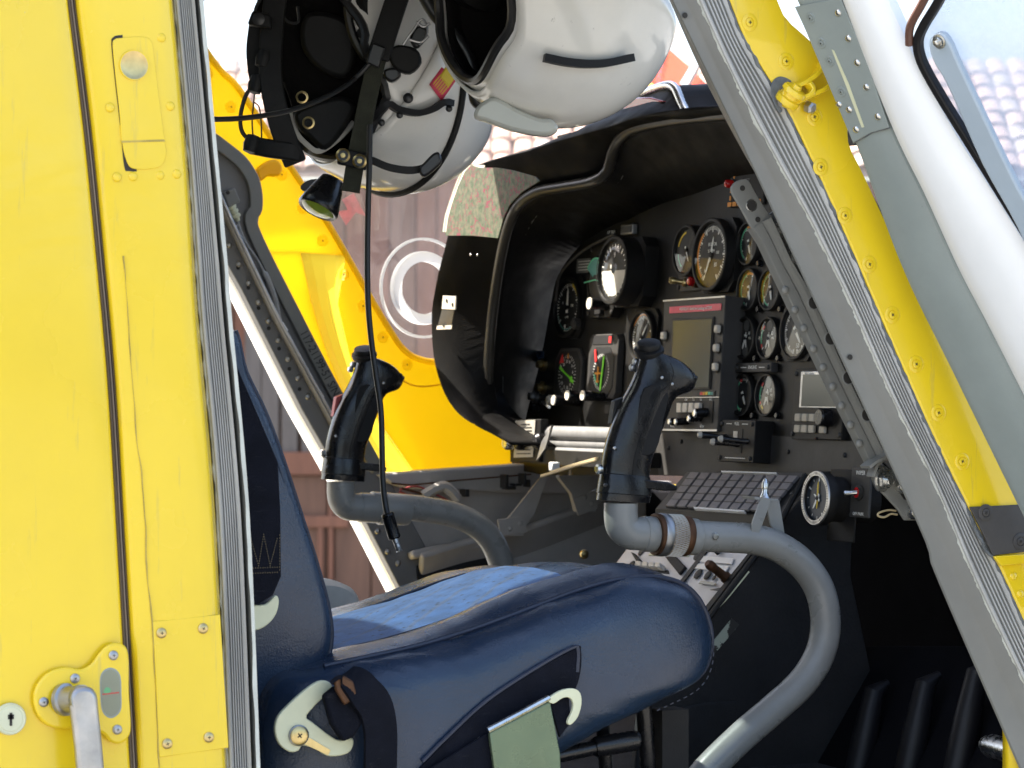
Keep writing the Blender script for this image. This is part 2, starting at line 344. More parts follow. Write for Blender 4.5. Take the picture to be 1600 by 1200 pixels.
def put(name, me, parent=None, bevel=0., solid=0., sub=0, M=None):
    o = bpy.data.objects.new(name, me); C.objects.link(o)
    if parent is not None:
        o.parent = parent; o.matrix_parent_inverse = WM[parent.name].inverted()
    if M is not None: o.matrix_basis = M
    WM[o.name] = (M.copy() if M is not None else Matrix.Identity(4))
    if solid:
        md = o.modifiers.new('thickness', 'SOLIDIFY'); md.thickness = solid; md.offset = 0
    if sub:
        md = o.modifiers.new('smooth', 'SUBSURF'); md.levels = sub; md.render_levels = sub
    if bevel:
        md = o.modifiers.new('bevel', 'BEVEL'); md.width = bevel; md.segments = 2; md.limit_method = 'ANGLE'; md.angle_limit = rad(40)
        me.shade_smooth() if hasattr(me, 'shade_smooth') else None
        md.harden_normals = False
    return o
WM = {}
def thing(name, label, cat, loc, group=None):
    o = bpy.data.objects.new(name, None); C.objects.link(o); o.location = loc; o.empty_display_size = .05
    WM[o.name] = Matrix.Translation(V(loc)); tag(o, label, cat, group); return o
def tag(o, label=None, cat=None, group=None, kind=None):
    if label: o['label'] = label
    if cat: o['category'] = cat
    if group: o['group'] = group
    if kind: o['kind'] = kind
    return o
def frame(o, z, x=None):
    """4x4 with local z along z, local x close to x"""
    z = V(z).normalized(); x = V(x) if x is not None else z.orthogonal(); x = (x - z * x.dot(z)).normalized(); y = z.cross(x)
    return Matrix(((x.x, y.x, z.x, o[0]), (x.y, y.y, z.y, o[1]), (x.z, y.z, z.z, o[2]), (0, 0, 0, 1)))
TXT = {}
def text_mesh(s, size, m, ext=.0002, align='CENTER'):
    key = (s, size, m)
    if key in TXT: return TXT[key]
    c = bpy.data.curves.new('t', 'FONT'); c.body = s; c.size = size; c.extrude = ext; c.align_x = align; c.align_y = 'CENTER'; c.resolution_u = 2
    o = bpy.data.objects.new('t', c); C.objects.link(o); dg = bpy.context.evaluated_depsgraph_get()
    me = bpy.data.meshes.new_from_object(o.evaluated_get(dg)); bpy.data.objects.remove(o); me.materials.clear(); me.materials.append(MATS[m]); me.name = 'lettering'
    TXT[key] = me; return me
def screw_mesh(name, r, body, slot='dark_slot', ring=True):
    b = MB()
    if ring: b.lathe([(r, 0), (r, .0006), (r * .93, .0009), (r * .56, .0009), (r * .52, .0002), (r * .48, .0002), (r * .46, .0010), (r * .3, .0013), (0, .0014)], (0, 0, 0), (0, 0, 1), 20)
    else: b.lathe([(r, 0), (r, .0012), (r * .8, .0022), (r * .4, .0026), (0, .0027)], (0, 0, 0), (0, 0, 1), 16)
    t = .0015 if ring else .0026
    for a in (0, 1):
        b.box((0, 0, t), (r * (.62 if not ring else .38), r * (.14 if not ring else .09), .0004) if a else (r * (.14 if not ring else .09), r * (.62 if not ring else .38), .0004), k=1)
    return b.mesh(name, [body, slot])
def dome_mesh(name, r, h, m):
    return MB().lathe([(r, 0), (r * .92, h * .4), (r * .7, h * .75), (r * .35, h * .95), (0, h)], (0, 0, 0), (0, 0, 1), 12).mesh(name, m)
def hexbolt_mesh(name, r, m='steel'):
    b = MB(); b.lathe([(r * 1.5, 0), (r * 1.5, r * .25), (r * 1.1, r * .3)], (0, 0, 0), (0, 0, 1), 20)
    b.prism([(r * math.cos(i * math.pi / 3), r * math.sin(i * math.pi / 3), r * .28) for i in range(6)], (0, 0, r * .75))
    b.lathe([(r * .55, r * 1.03), (r * .55, r * 1.5), (r * .4, r * 1.6), (0, r * 1.6)], (0, 0, 0), (0, 0, 1), 12)
    return b.mesh(name, m)
OUT = V((0, -1, 0))            # out of the near side of the machine
def strip(L, Rr, prof, n=40, out=OUT):
    """sheet between two picture polylines already turned into points; prof = (fraction across, height out)"""
    A = resamp(L, n); B = resamp(Rr, n)
    return [[a + (b - a) * s_ + V(out) * h for s_, h in prof] for a, b in zip(A, B)]
def ys(pts, y): return [PY(a, b, y) for a, b in pts]
# ================================================================== the place behind: apron, barn
GZ = -1.35                                       # the yard below the raised landing pad
g = MB(); g.add([(-900, -900, GZ), (900, -900, GZ), (900, 900, GZ), (-900, 900, GZ)], [(0, 1, 2, 3)])
tag(g.build('ground', 'concrete'), kind='structure')
g = MB(); g.box((1, 2, GZ / 2 - .002), (14, 14, -GZ - .004)); tag(g.build('landing_pad', 'concrete', bevel=.03), kind='structure')

BD = 30.0
def PB(px, py, dd=0): return PD(px, py, BD + dd)
barn = thing('barn', 'brown timber barn with a tiled roof standing beyond the helicopter', 'barn', V((PB(560, 800).x, PB(560, 800).y, GZ)))
sh = MB(); c0 = PB(560, 600, .35)
rotb = Matrix((RT, FW, UP)).transposed()
sh.box((PB(760, 600, 2.2).x, PB(760, 600, 2.2).y, (3.5 + GZ) / 2), (16.0, 3.6, 3.5 - GZ), rotb)
sh.build('wall', 'wood_brown', barn)
def plank(px0, px1, py0, py1, m, dd=0., th=.05):
    a, b = PB(px0, py0, dd), PB(px1, py1, dd)
    w = (px1 - px0) / FPX * (BD + dd); h = (py1 - py0) / FPX * (BD + dd)
    mb = MB(); mb.box((0, 0, 0), (w, th, h)); c = (a + b) / 2
    M = Matrix.Translation(c) @ rotb.to_4x4()
    return put('plank', mb.mesh('plank', m), barn, bevel=.008, M=M)
x = 150
while x < 1000:                                   # upper boards under the eaves
    w = random.uniform(30, 42)
    if not (386 <= x <= 500): plank(x + .9, x + w - .9, 262, 700, random.choice(['wood_red', 'wood_red', 'wood_brown']), random.uniform(-.02, .02))
    x += w
for i, xx in enumerate((383, 409, 440, 471)):    # grey louvre boards of the gate
    plank(xx, xx + 25 + (i % 2) * 2, 425, 712, 'wood_grey', -.06)
plank(381, 520, 402, 423, 'wood_red', -.08); plank(378, 660, 706, 742, 'wood_red', -.10)
x = 330
for w in (60, 52, 8, 62, 10, 58, 60, 64, 70):    # lower door boards and rails
    plank(x + 1, x + w - 1, 743, 1000, 'wood_brown' if w > 20 else 'wood_red', -.03 if w > 20 else -.08); x += w
plank(452, 545, 806, 824, 'wood_red', -.09); plank(452, 545, 930, 950, 'wood_red', -.09)
plank(497, 505, 824, 930, 'wood_red', -.09)
# roof tiles, each laid singly
roof = MB(); pitch = rad(31); slope = (FW * math.cos(pitch) + UP * math.sin(pitch)); nrm = (UP * math.cos(pitch) - FW * math.sin(pitch))
e0 = PB(150, 268, -.35); e1 = PB(1010, 268, -.35); eL, eR = PB(-420, 268, -.35), PB(1960, 268, -.35)
roof.add([eL - nrm * .05, eR - nrm * .05, eR - nrm * .05 + slope * 2.62, eL - nrm * .05 + slope * 2.62], [(0, 1, 2, 3)])
rf = roof.build('roof', 'tile_grey', barn, solid=.04)
tm = []
for m in ('tile_pink', 'tile_grey'):
    t = MB(); rows = []
    for yy, s_ in ((0, 1.), (.40, .92)):
        rows.append([V((.105 * s_ * -math.cos(math.pi * j / 8), yy, .062 * s_ * math.sin(math.pi * j / 8) + (.03 if yy == 0 else 0))) for j in range(9)])
    t.loft(rows); t.add([*rows[0], *[p * .86 + V((0, .0, .0)) for p in rows[0]]], [(j, j + 1, j + 10, j + 9) for j in range(8)])
    tm.append(t.mesh('tile', m))
nc = int((e1 - e0).length / .215)
for r in range(8):
    for c in range(nc):
        if 190 <= 150 + c * 860 / nc <= 1000:
            p = e0 + RT * (.215 * c + .1 + random.uniform(-.012, .012)) + slope * (.325 * r + random.uniform(-.015, .015))
            M = Matrix(((RT.x, slope.x, nrm.x, p.x), (RT.y, slope.y, nrm.y, p.y), (RT.z, slope.z, nrm.z, p.z), (0, 0, 0, 1)))
            put('tile', tm[random.random() < .35], rf, M=M @ Matrix.Rotation(random.uniform(-.04, .04), 4, 'Z'))

far = MB()                                       # tiles seen only through the hazy door window: one field
for r in range(8):
    for c in range(int((eR - e1).length / .215)):
        p = e1 + RT * (.215 * c + .1 + random.uniform(-.012, .012)) + slope * (.325 * r)
        rows = [[p + RT * (.105 * s2 * -math.cos(math.pi * j / 6)) + nrm * (.062 * s2 * math.sin(math.pi * j / 6) + dz) + slope * yy for j in range(7)] for yy, s2, dz in ((0, 1., .03), (.40, .92, 0))]
        far.loft(rows, k=int(random.random() < .35))
tag(far.build('tile_field', ['tile_pink', 'tile_grey'], rf), kind='stuff')

# ================================================================== helicopter body
body = thing('helicopter_fuselage', 'yellow helicopter cabin frame around the open pilot door opening', 'helicopter', (1.2, 3.1, 0))
YS = 2.40
E0 = [(98, -80), (105, 0), (130, 200), (150, 400), (168, 600), (183, 850), (203, 1200), (208, 1290)]
E1 = [(112, -80), (119, 0), (144, 200), (164, 400), (182, 600), (197, 850), (217, 1200), (222, 1290)]
E2 = [(260, -80), (268, 0), (290, 250), (306, 500), (332, 800), (352, 1200), (357, 1290)]
E3 = [(270, -80), (279, 0), (302, 250), (313, 400), (320, 500), (346, 800), (363, 1200), (367, 1290)]
E4 = [(302, -80), (308, 0), (331, 250), (345, 400), (353, 500), (380, 800), (397, 1200), (401, 1290)]
e0, e1, e2, e3, e4 = [ys(crp(e), YS) for e in (E0, E1, E2, E3, E4)]
def jit(path, amp, sc_=40, d=RT, seed=0):
    return [p + V(d) * amp * (noise.noise(p * sc_ + V((seed, 0, 0))) + .6 * noise.noise(p * sc_ * 3.1 + V((0, seed, 0)))) for p in path]
# yellow door post
mb = MB()
prof = [(0, -.012), (.0, .001), (.02, .004), (.06, .0058), (.25, .006), (.5, .0075), (.8, .007), (.93, .006), (.985, .003), (1, 0)]
mb.loft(strip(e1, e2, prof, 60))
mb.loft(strip(e2, resamp(e3, 60), [(0, 0), (.5, -.006), (1, -.016)], 60))
post = mb.build('door_post', 'yellow', body)
def ribs(n, base=0., amp=.0028, lip=.2, w=.55):
    pr = [(0, base - .004), (0, base + .002), (lip * .4, base + .003), (lip, base + .001)]; st = (1 - lip - .14) / n
    for i in range(n):
        a = lip + st * i
        pr += [(a + st * .04, base - amp), (a + st * (1 - w), base - amp), (a + st * (1 - w * .8), base + .0015), (a + st * .98, base + .0015)]
    return pr + [(.87, base + .002), (.97, base + .003), (1, base + .001), (1, base - .012)]
def ribmats(pr, base): # grooves get the darker material
    return [1 if (pr[j][1] < base - .001 and pr[j + 1][1] < base - .001) else 0 for j in range(len(pr) - 1)]
pr = ribs(6, -.008); mb = MB(); mb.loft(strip(e3, e4, pr, 70), ks=ribmats(pr, -.008))
mb.build('ribbed_seal', ['seal_grey', 'seal_groove'], body)
pr = [(0, -.014), (.02, -.004), (.2, -.001), (.3, -.004), (.42, -.004), (.5, -.001), (.62, -.001), (.7, -.005), (.78, -.005), (.85, -.001), (1, -.003), (1, -.014)]
mb = MB(); mb.loft(strip(e0, e1, pr, 60)); mb.build('door_gap_seal', 'seal_brown', body)
# pale worn lip of the post and the jamb that turns into the cabin
mb = MB(); L = resamp(e4, 120)
mb.loft([[p + V((-.0015, -.011, 0)) + V((.0012, 0, 0)) * noise.noise(p * 30), p + V((.002, -.011, 0)), p + V((.0035, .002, 0))] for p in L]); mb.build('worn_lip', 'primer_white', body)
mb = MB(); mb.loft([[p + V((.003, .001, 0)), p + V((.004, .03, 0)), p + V((-.02, .06, 0)), p + V((-.2, .07, 0))] for p in L]); mb.build('door_jamb', 'frame_grey', body)
# white crumbled sealant where the yellow meets the grey seal
mb = MB(); q = jit(resamp(e3, 160), .0013, 60); mb.tube([p + V((0, -.001 + .012, 0)) for p in q], [.0014 * (1 + .8 * noise.noise(p * 90)) for p in q], 6); mb.build('sealant_bead', 'primer_white', body)
SK = YS - .0065                       # outer face of the post
def yk(pts, d=0.): return [PY(a, b, SK - d) for a, b in pts]
# flush latch in the post
o_ = crp([(172, 70), (175, 59), (183, 56), (207, 54), (229, 55), (238, 60), (242, 72), (250, 150), (260, 245), (261, 262), (254, 267), (226, 268), (200, 268), (192, 260), (186, 200), (178, 130)], 4, True)
mb = MB(); mb.prism(yk(o_, -.004), (0, -.0045, 0)); lt = mb.build('flush_latch', 'dark_slot', body)
o_ = crp([(175, 72), (178, 62), (186, 60), (208, 58), (228, 59), (234, 64), (238, 75), (247, 150), (256, 218), (258, 244), (246, 262), (208, 264), (196, 250), (189, 218), (186, 180), (180, 125)], 4, True)
mb = MB(); mb.prism(yk(o_, -.001), (0, -.0028, 0)); mb.build('flap', 'yellow', lt, bevel=.0008)
mb = MB(); mb.prism(yk([(189, 220), (256, 218), (258, 221), (190, 223)], .0016), (0, -.0006, 0)); mb.build('crease', 'joint_yellow', lt)
c = PY(209, 102, SK - .0018); mb = MB()
mb.lathe([(.0132, .0), (.0130, .0016), (.0122, .0016), (.0116, .0012), (.008, .0006), (.004, .0003), (0, .0002)], c, OUT, 32, ks=[0, 0, 1, 1, 1, 1]); mb.build('finger_cup', ['yellow', 'brass'], lt)
rv = dome_mesh('rivet', .0042, .0022, 'yellow')
for a, b in ((252, 59), (266, 166), (276, 272), (250, 274), (208, 276), (183, 277), (172, 168)): put('rivet', rv, body, M=frame(PY(a, b, SK), OUT))
mb = MB(); mb.lathe([(.0032, 0), (.0032, .0004), (0, .0004)], PY(230, 287, SK), OUT, 16); mb.build('drain_hole', 'dark_slot', body)
# access plate with four brass screws
mb = MB(); mb.prism(yk([(238, 971), (343, 960), (356, 1168), (248, 1183)], -.001), (0, -.0022, 0)); ap = mb.build('access_plate', 'yellow', body, bevel=.0006)
bs = screw_mesh('screw', .0046, 'brass', ring=False)
for i, (a, b) in enumerate(((252, 989), (317, 982), (261, 1162), (326, 1152))): put('screw', bs, ap, M=frame(PY(a, b, SK - .0012), OUT, (math.cos(i), 0, math.sin(i))))
# hairline joint running down the post
q = jit([PY(a, b, SK) for a, b in crp([(193, 400), (200, 500), (212, 667), (223, 767), (230, 900), (238, 980), (247, 1150), (250, 1230)], 14)], .0009, 25)
mb = MB(); mb.tube(q, [.0004 * (1.2 + 1.6 * noise.noise(p * 40)) for p in q], 5); mb.build('panel_joint', 'joint_yellow', body)

# ------------------------------------------------------------------ near windscreen pillar
G0 = [(1010, -80), (1050, 0), (1170, 248), (1240, 400), (1434, 818), (1463, 900), (1593, 1200), (1632, 1290)]
G1 = [(1048, -80), (1082, 0), (1134, 115), (1190, 224), (1250, 332), (1274, 380), (1322, 480), (1382, 616), (1452, 757), (1512, 900), (1600, 1087), (1650, 1200), (1690, 1290)]
G2 = [(1092, -80), (1126, 0), (1155, 70), (1208, 157), (1257, 255), (1313, 380), (1382, 540), (1452, 696), (1521, 835), (1550, 890), (1600, 1000), (1690, 1200), (1731, 1290)]
G3 = [(1165, -80), (1201, 0), (1215, 31), (1240, 54), (1262, 74), (1292, 112), (1313, 161), (1313, 224), (1337, 276), (1404, 420), (1452, 523), (1517, 657), (1577, 770), (1640, 890), (1800, 1200), (1850, 1290)]
YP = 2.43
# match stations by picture height so that the bands keep together
def atrow(poly, y):
    for (xa, ya), (xb, yb) in zip(poly, poly[1:]):
        if ya <= y <= yb: return xa + (xb - xa) * (y - ya) / (yb - ya)
    return poly[-1][0]
rowsY = [-80 + 1370 * i / 90 for i in range(91)]
def band(Pa, Pb, prof, dx=0., rows=rowsY, jl=0., seed=0):
    out = []
    sa, sb = crp(Pa, 6), crp(Pb, 6)
    for i, y in enumerate(rows):
        a = PY(atrow(sa, y), y, YP); b = PY(atrow(sb, y), y, YP)
        if jl: a = a - RT * jl * (abs(noise.noise(a * 45 + V((seed, 0, 0)))) + .7 * abs(noise.noise(a * 150 + V((seed, 0, 0)))))
        out.append([a + (b - a) * s_ + OUT * h for s_, h in prof])
    return out
mb = MB(); mb.loft(band(G0, G1, [(2.4, -.09), (1.2, -.05), (.12, -.005), (0, -.001), (.03, .001), (.5, .002), (.62, .004), (.8, .0095), (1, .011), (1, -.01)])); mb.build('pillar_frame', 'frame_grey', body)
fine = [-80 + 1370 * i / 400 for i in range(401)]
mb = MB(); mb.loft(band(G1, G1, [(0, .0108), (0, .0113)], rows=fine)); rr = band(G1, G1, [(0, .0112)], rows=fine, jl=.0042); r2 = band([(a + 5, b) for a, b in G1], G1, [(0, .0122)], rows=fine)
mb = MB(); mb.loft([[a[0], b[0]] for a, b in zip(rr, r2)]); mb.build('worn_paint_edge', 'primer_white', body, solid=.0006)
pr = ribs(5, .012, .0024, .16, .5); mb = MB(); mb.loft(band(G1, G2, pr), ks=ribmats(pr, .012)); mb.build('pillar_seal', ['seal_grey', 'seal_groove'], body)
mb = MB(); mb.loft(band(G2, G3, [(0, .004), (0, .0165), (.03, .018), (.5, .0182), (.96, .018), (1, .0145), (1, -.05)])); mb.build('pillar_skin', 'yellow', body)
q = jit([b[0] for b in band([(a - 1, b) for a, b in G2], G3, [(0, .0145)], rows=fine)], .0016, 70)
mb = MB(); mb.tube(q, [.0016 * (1 + .9 * noise.noise(p * 110)) for p in q], 6); mb.build('sealant_bead', 'sealant', body)
YO = YP - .018
ws = screw_mesh('pillar_screw', .0085, 'yellow')
for i, (a, b) in enumerate(((1171, 35), (1228, 96), (1272, 183), (1282, 261), (1320, 337), (1358, 413), (1394, 492), (1431, 569), (1466, 645), (1503, 721))):
    put('screw', ws, body, M=frame(PY(a, b, YO), OUT, (math.cos(i * 1.7), 0, math.sin(i * 1.7))))
for a, b in ((1583, 900), (1594, 928), (1606, 956)): put('rivet', rv, body, M=frame(PY(a, b, YO), OUT))
# black patch taped over the foot of the pillar
mb = MB(); mb.prism([PY(a, b, YO - .0002) for a, b in ((1513, 792), (1560, 790), (1640, 786), (1680, 850), (1600, 862), (1549, 868), (1533, 832))], (0, -.003, 0)); pt = mb.build('black_patch', 'tape_black', body, bevel=.0008)
s2 = screw_mesh('patch_screw', .0085, 'tape_black')
for a, b in ((1540, 801), (1594, 846)): put('screw', s2, pt, M=frame(PY(a, b, YO - .0032), OUT))
mb = MB(); mb.prism([PY(a, b, YO - .0001) for a, b in ((1549, 869), (1640, 862), (1640, 876), (1560, 884))], (0, -.005, 0)); mb.build('lower_trim', 'yellow', body, bevel=.001)
q = jit([PY(a, b, YO - .001) for a, b in crp([(1516, 806), (1526, 830), (1536, 852), (1548, 868), (1570, 872), (1610, 866)], 8)], .002, 90)
mb = MB(); mb.tube(q, .0016, 6); mb.build('sealant_bead', 'sealant', body)
# dark lightening holes along the edge of the frame
hm = MB().lathe([(.0075, 0), (.0075, .0008), (.0064, .0008), (.006, 0), (0, 0)], (0, 0, 0), (0, 0, 1), 20, ks=[0, 0, 0, 1]).mesh('hole', ['frame_grey', 'dark_slot'])
for a, b in ((1272, 473), (1298, 529), (1326, 590), (1355, 648)): put('lightening_hole', hm, body, M=frame(PY(a, b, YP + .012), OUT))
hm2 = MB().lathe([(.0028, 0), (.0028, .0005), (0, .0005)], (0, 0, 0), (0, 0, 1), 12).mesh('small_hole', 'dark_slot')
for a, b in ((1328, 558), (1070, 24)): put('rivet_hole', hm2, body, M=frame(PY(a, b, YP - .003), OUT))

# yellow hinge fork that carries the door
hy = YO
mb = MB()
for k, (pp, ww) in enumerate((([(1300, 86), (1288, 93), (1279, 112), (1262, 127), (1244, 136), (1230, 138), (1222, 146), (1220, 156)], .013), ([(1302, 128), (1284, 142), (1266, 150), (1250, 158), (1236, 164), (1226, 160)], .011), ([(1262, 130), (1268, 140), (1262, 150), (1246, 155), (1232, 155)], .009))):
    P = [PY(a, b, hy - .006 - .003 * k) for a, b in crp(pp, 4)]
    mb.ribbon(P, [V((.15, -1, .3))] * len(P), ww, .0045)
hg = mb.build('hinge', 'yellow', body, bevel=.001)
mb = MB(); c = PY(1236, 149, hy - .010); ax = V((.35, -.55, .75)).normalized()
mb.lathe([(.012, -.009), (.0125, -.006), (.0125, -.003), (.009, -.002), (.009, .002), (.0125, .003), (.0125, .006), (.011, .008), (.005, .0085), (.0045, .012), (0, .0125)], c, ax, 24); mb.build('hinge_pin', 'yellow', hg)
mb = MB(); mb.lathe([(.006, 0), (.006, .006), (.004, .008), (0, .008)], PY(1262, 167, hy - .004), V((.3, -.9, -.3)), 6); mb.build('hinge_bolt', 'steel_dull', hg)
mb = MB(); mb.prism([PY(a, b, hy - .0002) for a, b in crp([(1206, 128), (1216, 120), (1228, 122), (1236, 128), (1226, 132), (1222, 142), (1214, 160), (1222, 172), (1216, 176), (1208, 160), (1204, 142)], 3, True)], (0, -.0016, 0)); mb.build('grease_smear', 'sealant', hg, bevel=.0006)

# riveted brace strut between pillar frame and instrument panel
YB = 2.475
def bpt(a, b, d=0.): return PY(a, b, YB - d)
mb = MB(); mb.prism([bpt(a, b, .004) for a, b in crp([(1143, 300), (1145, 289), (1152, 283), (1164, 280), (1172, 285), (1180, 300), (1205, 340), (1210, 352), (1190, 366), (1177, 360), (1160, 330)], 3, True)], (0, .003, 0)); bst = mb.build('brace_strut', 'frame_grey', body, bevel=.0008)
mb = MB()
La = [(1176, 357), (1192, 381), (1240, 483), (1300, 606), (1362, 728)]; Lb = [(1204, 336), (1232, 400), (1262, 448), (1320, 580), (1384, 716)]
A = resamp([bpt(a, b, .004) for a, b in La], 30); B = resamp([bpt(a, b, .004) for a, b in Lb], 30)
mb.loft([[a + OUT * -.012, a + OUT * 0, a.lerp(b, .04) + OUT * .0012, a.lerp(b, .46) + OUT * .0012, a.lerp(b, .5) + OUT * -.002, a.lerp(b, .54) + OUT * .003, a.lerp(b, .66) + OUT * .0075, a.lerp(b, .8) + OUT * .0085, a.lerp(b, .94) + OUT * .005, b + OUT * -.002, b + OUT * -.014] for a, b in zip(A, B)]); mb.build('channel', 'frame_grey', bst)
br = dome_mesh('rivet', .0042, .0026, 'frame_grey')
for a, b in ((1228, 453), (1243, 484), (1257, 513), (1272, 545), (1287, 574), (1302, 604), (1316, 634), (1330, 664), (1344, 693)): put('rivet', br, bst, M=frame(bpt(a - 1, b, .0052), OUT))
mb = MB(); mb.prism([bpt(a, b, -.006) for a, b in ((1195, 340), (1222, 322), (1262, 400), (1256, 440), (1236, 436))], (0, .004, 0)); mb.build('fork_shadow_plate', 'frame_grey_dark', bst)
hb = hexbolt_mesh('bolt', .0068); 
for a, b in ((1211, 360), (1233, 408)):
    mb = MB(); mb.lathe([(.0135, 0), (.0135, .002), (.008, .003)], bpt(a, b, -.004), OUT, 24); mb.build('washer', 'frame_grey_dark', bst)
    put('bolt', hb, bst, M=frame(bpt(a, b, -.001), OUT))
mb = MB(); mb.lathe([(.0062, 0), (.0062, .0004), (.0052, .0006), (.0052, .0001), (0, .0001)], bpt(1174, 321, .004), OUT, 20, ks=[0, 0, 1, 1]); mb.build('strut_hole', ['steel', 'dark_slot'], bst)
for a, b in ((1160, 294), (1184, 343)): put('rivet_hole', hm2, bst, M=frame(bpt(a, b, .0042), OUT))
mb = MB(); mb.prism([bpt(a, b, .004) for a, b in ((1359, 742), (1364, 731), (1371, 724), (1382, 729), (1422, 750), (1432, 778), (1443, 805), (1442, 813), (1411, 813), (1400, 796), (1381, 775), (1365, 760))], (0, -.004, 0)); bk = mb.build('strut_bracket', 'frame_grey', body, bevel=.001)
mb = MB(); mb.ribbon([bpt(a, b, .012) for a, b in crp([(1352, 730), (1362, 722), (1376, 714), (1384, 702)], 4)], [OUT] * 13, .018, .003); mb.ribbon([bpt(a, b, .010) for a, b in ((1360, 745), (1366, 727), (1374, 720))], OUT, .012, .003); mb.build('bracket_ear', 'frame_grey', bk)
mb = MB(); mb.prism([bpt(a, b, .0081) for a, b in ((1405, 769), (1411, 772), (1417, 782), (1412, 780))], (0, -.0006, 0)); mb.build('slot', 'dark_slot', bk)
hb2 = hexbolt_mesh('bolt', .0085); put('bolt', hb2, bk, M=frame(bpt(1378, 749, .008), V((.25, -1, -.1))))
pin = MB().lathe([(.0075, 0), (.0075, .010), (.006, .013), (.003, .0145), (0, .0148)], (0, 0, 0), (0, 0, 1), 18).mesh('pin', 'steel')
for a, b in ((1407, 760), (1425, 800)): put('pin', pin, bk, M=frame(bpt(a, b, .007), V((-.1, -1, .1))))
mb = MB(); mb.tube([bpt(a, b, -.01) for a, b in crp([(1400, 798), (1388, 797), (1374, 801), (1372, 806), (1382, 808), (1392, 803), (1402, 804)], 5)], .0011, 6); mb.build('lock_wire', 'wire_tan', bk)

# ------------------------------------------------------------------ far side: door frame, pillar, sill
YF = 3.80
fg = [(290, 195), (331, 216), (354, 231), (378, 249), (399, 276), (407, 303), (407, 327), (402, 360), (466, 485), (530, 610), (602, 737), (690, 900), (740, 1000), (668, 1005), (629, 927), (570, 812), (472, 640), (378, 453), (340, 385), (290, 330)]
mb = MB(); mb.prism(ys(fg, YF), (0, .02, 0)); ff = mb.build('far_door_frame', 'frame_grey_dark', body, bevel=.0015)
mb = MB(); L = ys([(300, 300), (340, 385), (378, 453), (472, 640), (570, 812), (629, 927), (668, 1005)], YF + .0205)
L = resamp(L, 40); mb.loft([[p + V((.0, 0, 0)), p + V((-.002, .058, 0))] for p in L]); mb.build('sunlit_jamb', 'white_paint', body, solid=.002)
rim = [(331, 217), (356, 236), (377, 254), (393, 279), (399, 303), (399, 326), (394, 358), (457, 487), (522, 612), (590, 735)]
mb = MB(); P = ys(crp(rim, 5), YF - .004); mb.ribbon(P, [V((.9, 0, .35))] * len(P), .0185, .010); mb.build('frame_flange', 'frame_grey', ff, bevel=.002)
mb = MB(); P = ys([(338, 305), (362, 357), (430, 497), (500, 627), (556, 730)], YF - .010); mb.ribbon(resamp(P, 20), OUT, .022, .004); mb.build('frame_web', 'frame_grey_dark', ff, bevel=.0008)
mb = MB(); P = ys([(343, 300), (366, 352), (434, 494), (506, 625), (562, 728)], YF - .0215); mb.tube(resamp(P, 20), .0018, 6); mb.build('bright_edge', 'steel_dull', ff)
fr = dome_mesh('rivet', .0045, .0025, 'steel_dull')
for i in range(9): put('rivet', fr, ff, M=frame(PY(358 + 123 * i / 8, 383 + 237 * i / 8, YF - .0005), OUT))
for i in range(7): put('rivet_hole', hm2, ff, M=frame(PY(372 + 96 * i / 6, 398 + 190 * i / 6 + 20, YF - .0008), OUT))
for a, b in ((580, 800), (590, 830), (606, 862), (601, 815), (622, 880)): put('rivet', fr, ff, M=frame(PY(a, b, YF - .0005), OUT))
mb = MB(); mb.prism([PY(a, b, YF - .001) for a, b in ((344, 302), (362, 294), (371, 316), (352, 327))], (0, -.014, 0)); fb = mb.build('latch_block', 'frame_grey', ff, bevel=.002)
put('rivet_hole', hm2, fb, M=frame(PY(356, 301, YF - .0155), OUT))
mb = MB(); a0, a1 = PY(361, 322, YF - .012), PY(371, 343, YF - .012); ax = (a1 - a0).normalized()
mb.lathe([(0, 0), (.007, 0), (.007, .003), (.0055, .0035), (.0055, .006), (.007, .0065), (.007, .010), (.0055, .0105), (.0055, .013), (.007, .0135), (.007, .017), (.004, .019), (.003, .023), (0, .023)], a0, ax, 16); mb.build('cable_connector', 'cream_metal', ff)
mb = MB(); mb.tube([PY(a, b, YF - .012) for a, b in crp([(371, 343), (377, 362), (388, 385), (402, 405), (410, 420), (420, 440), (430, 468), (434, 492), (437, 505)], 5)], [.0016] * 22 + [.0042] * 19, 8); mb.build('cable', 'cable_clear', ff)
mb = MB(); mb.tube([PY(a, b, YF - .012) for a, b in crp([(360, 345), (363, 358), (372, 352), (376, 366), (384, 380)], 5)], .0012, 6); mb.build('lock_wire', 'steel_dull', ff)
for a, b in ((444, 512), (500, 616)):
    mb = MB(); mb.ribbon([PY(a - 4, b - 8, YF - .014), PY(a + 4, b + 5, YF - .014)], OUT, .006, .003); mb.build('clip', 'ring_white', ff)
# stencilled part number along the frame
t0, t1 = PY(473, 517, YF - .0105), PY(534, 632, YF - .0105); tv = (t1 - t0)
tm_ = text_mesh('117-21199-51 S/N 51', .0185, 'ink', align='LEFT'); wd = max(v.co.x for v in tm_.vertices)
s_ = tv.length / wd; put('stencil_number', tm_, ff, M=frame(t0, OUT, tv.normalized()) @ Matrix.Diagonal((s_, .95, 1, 1)))
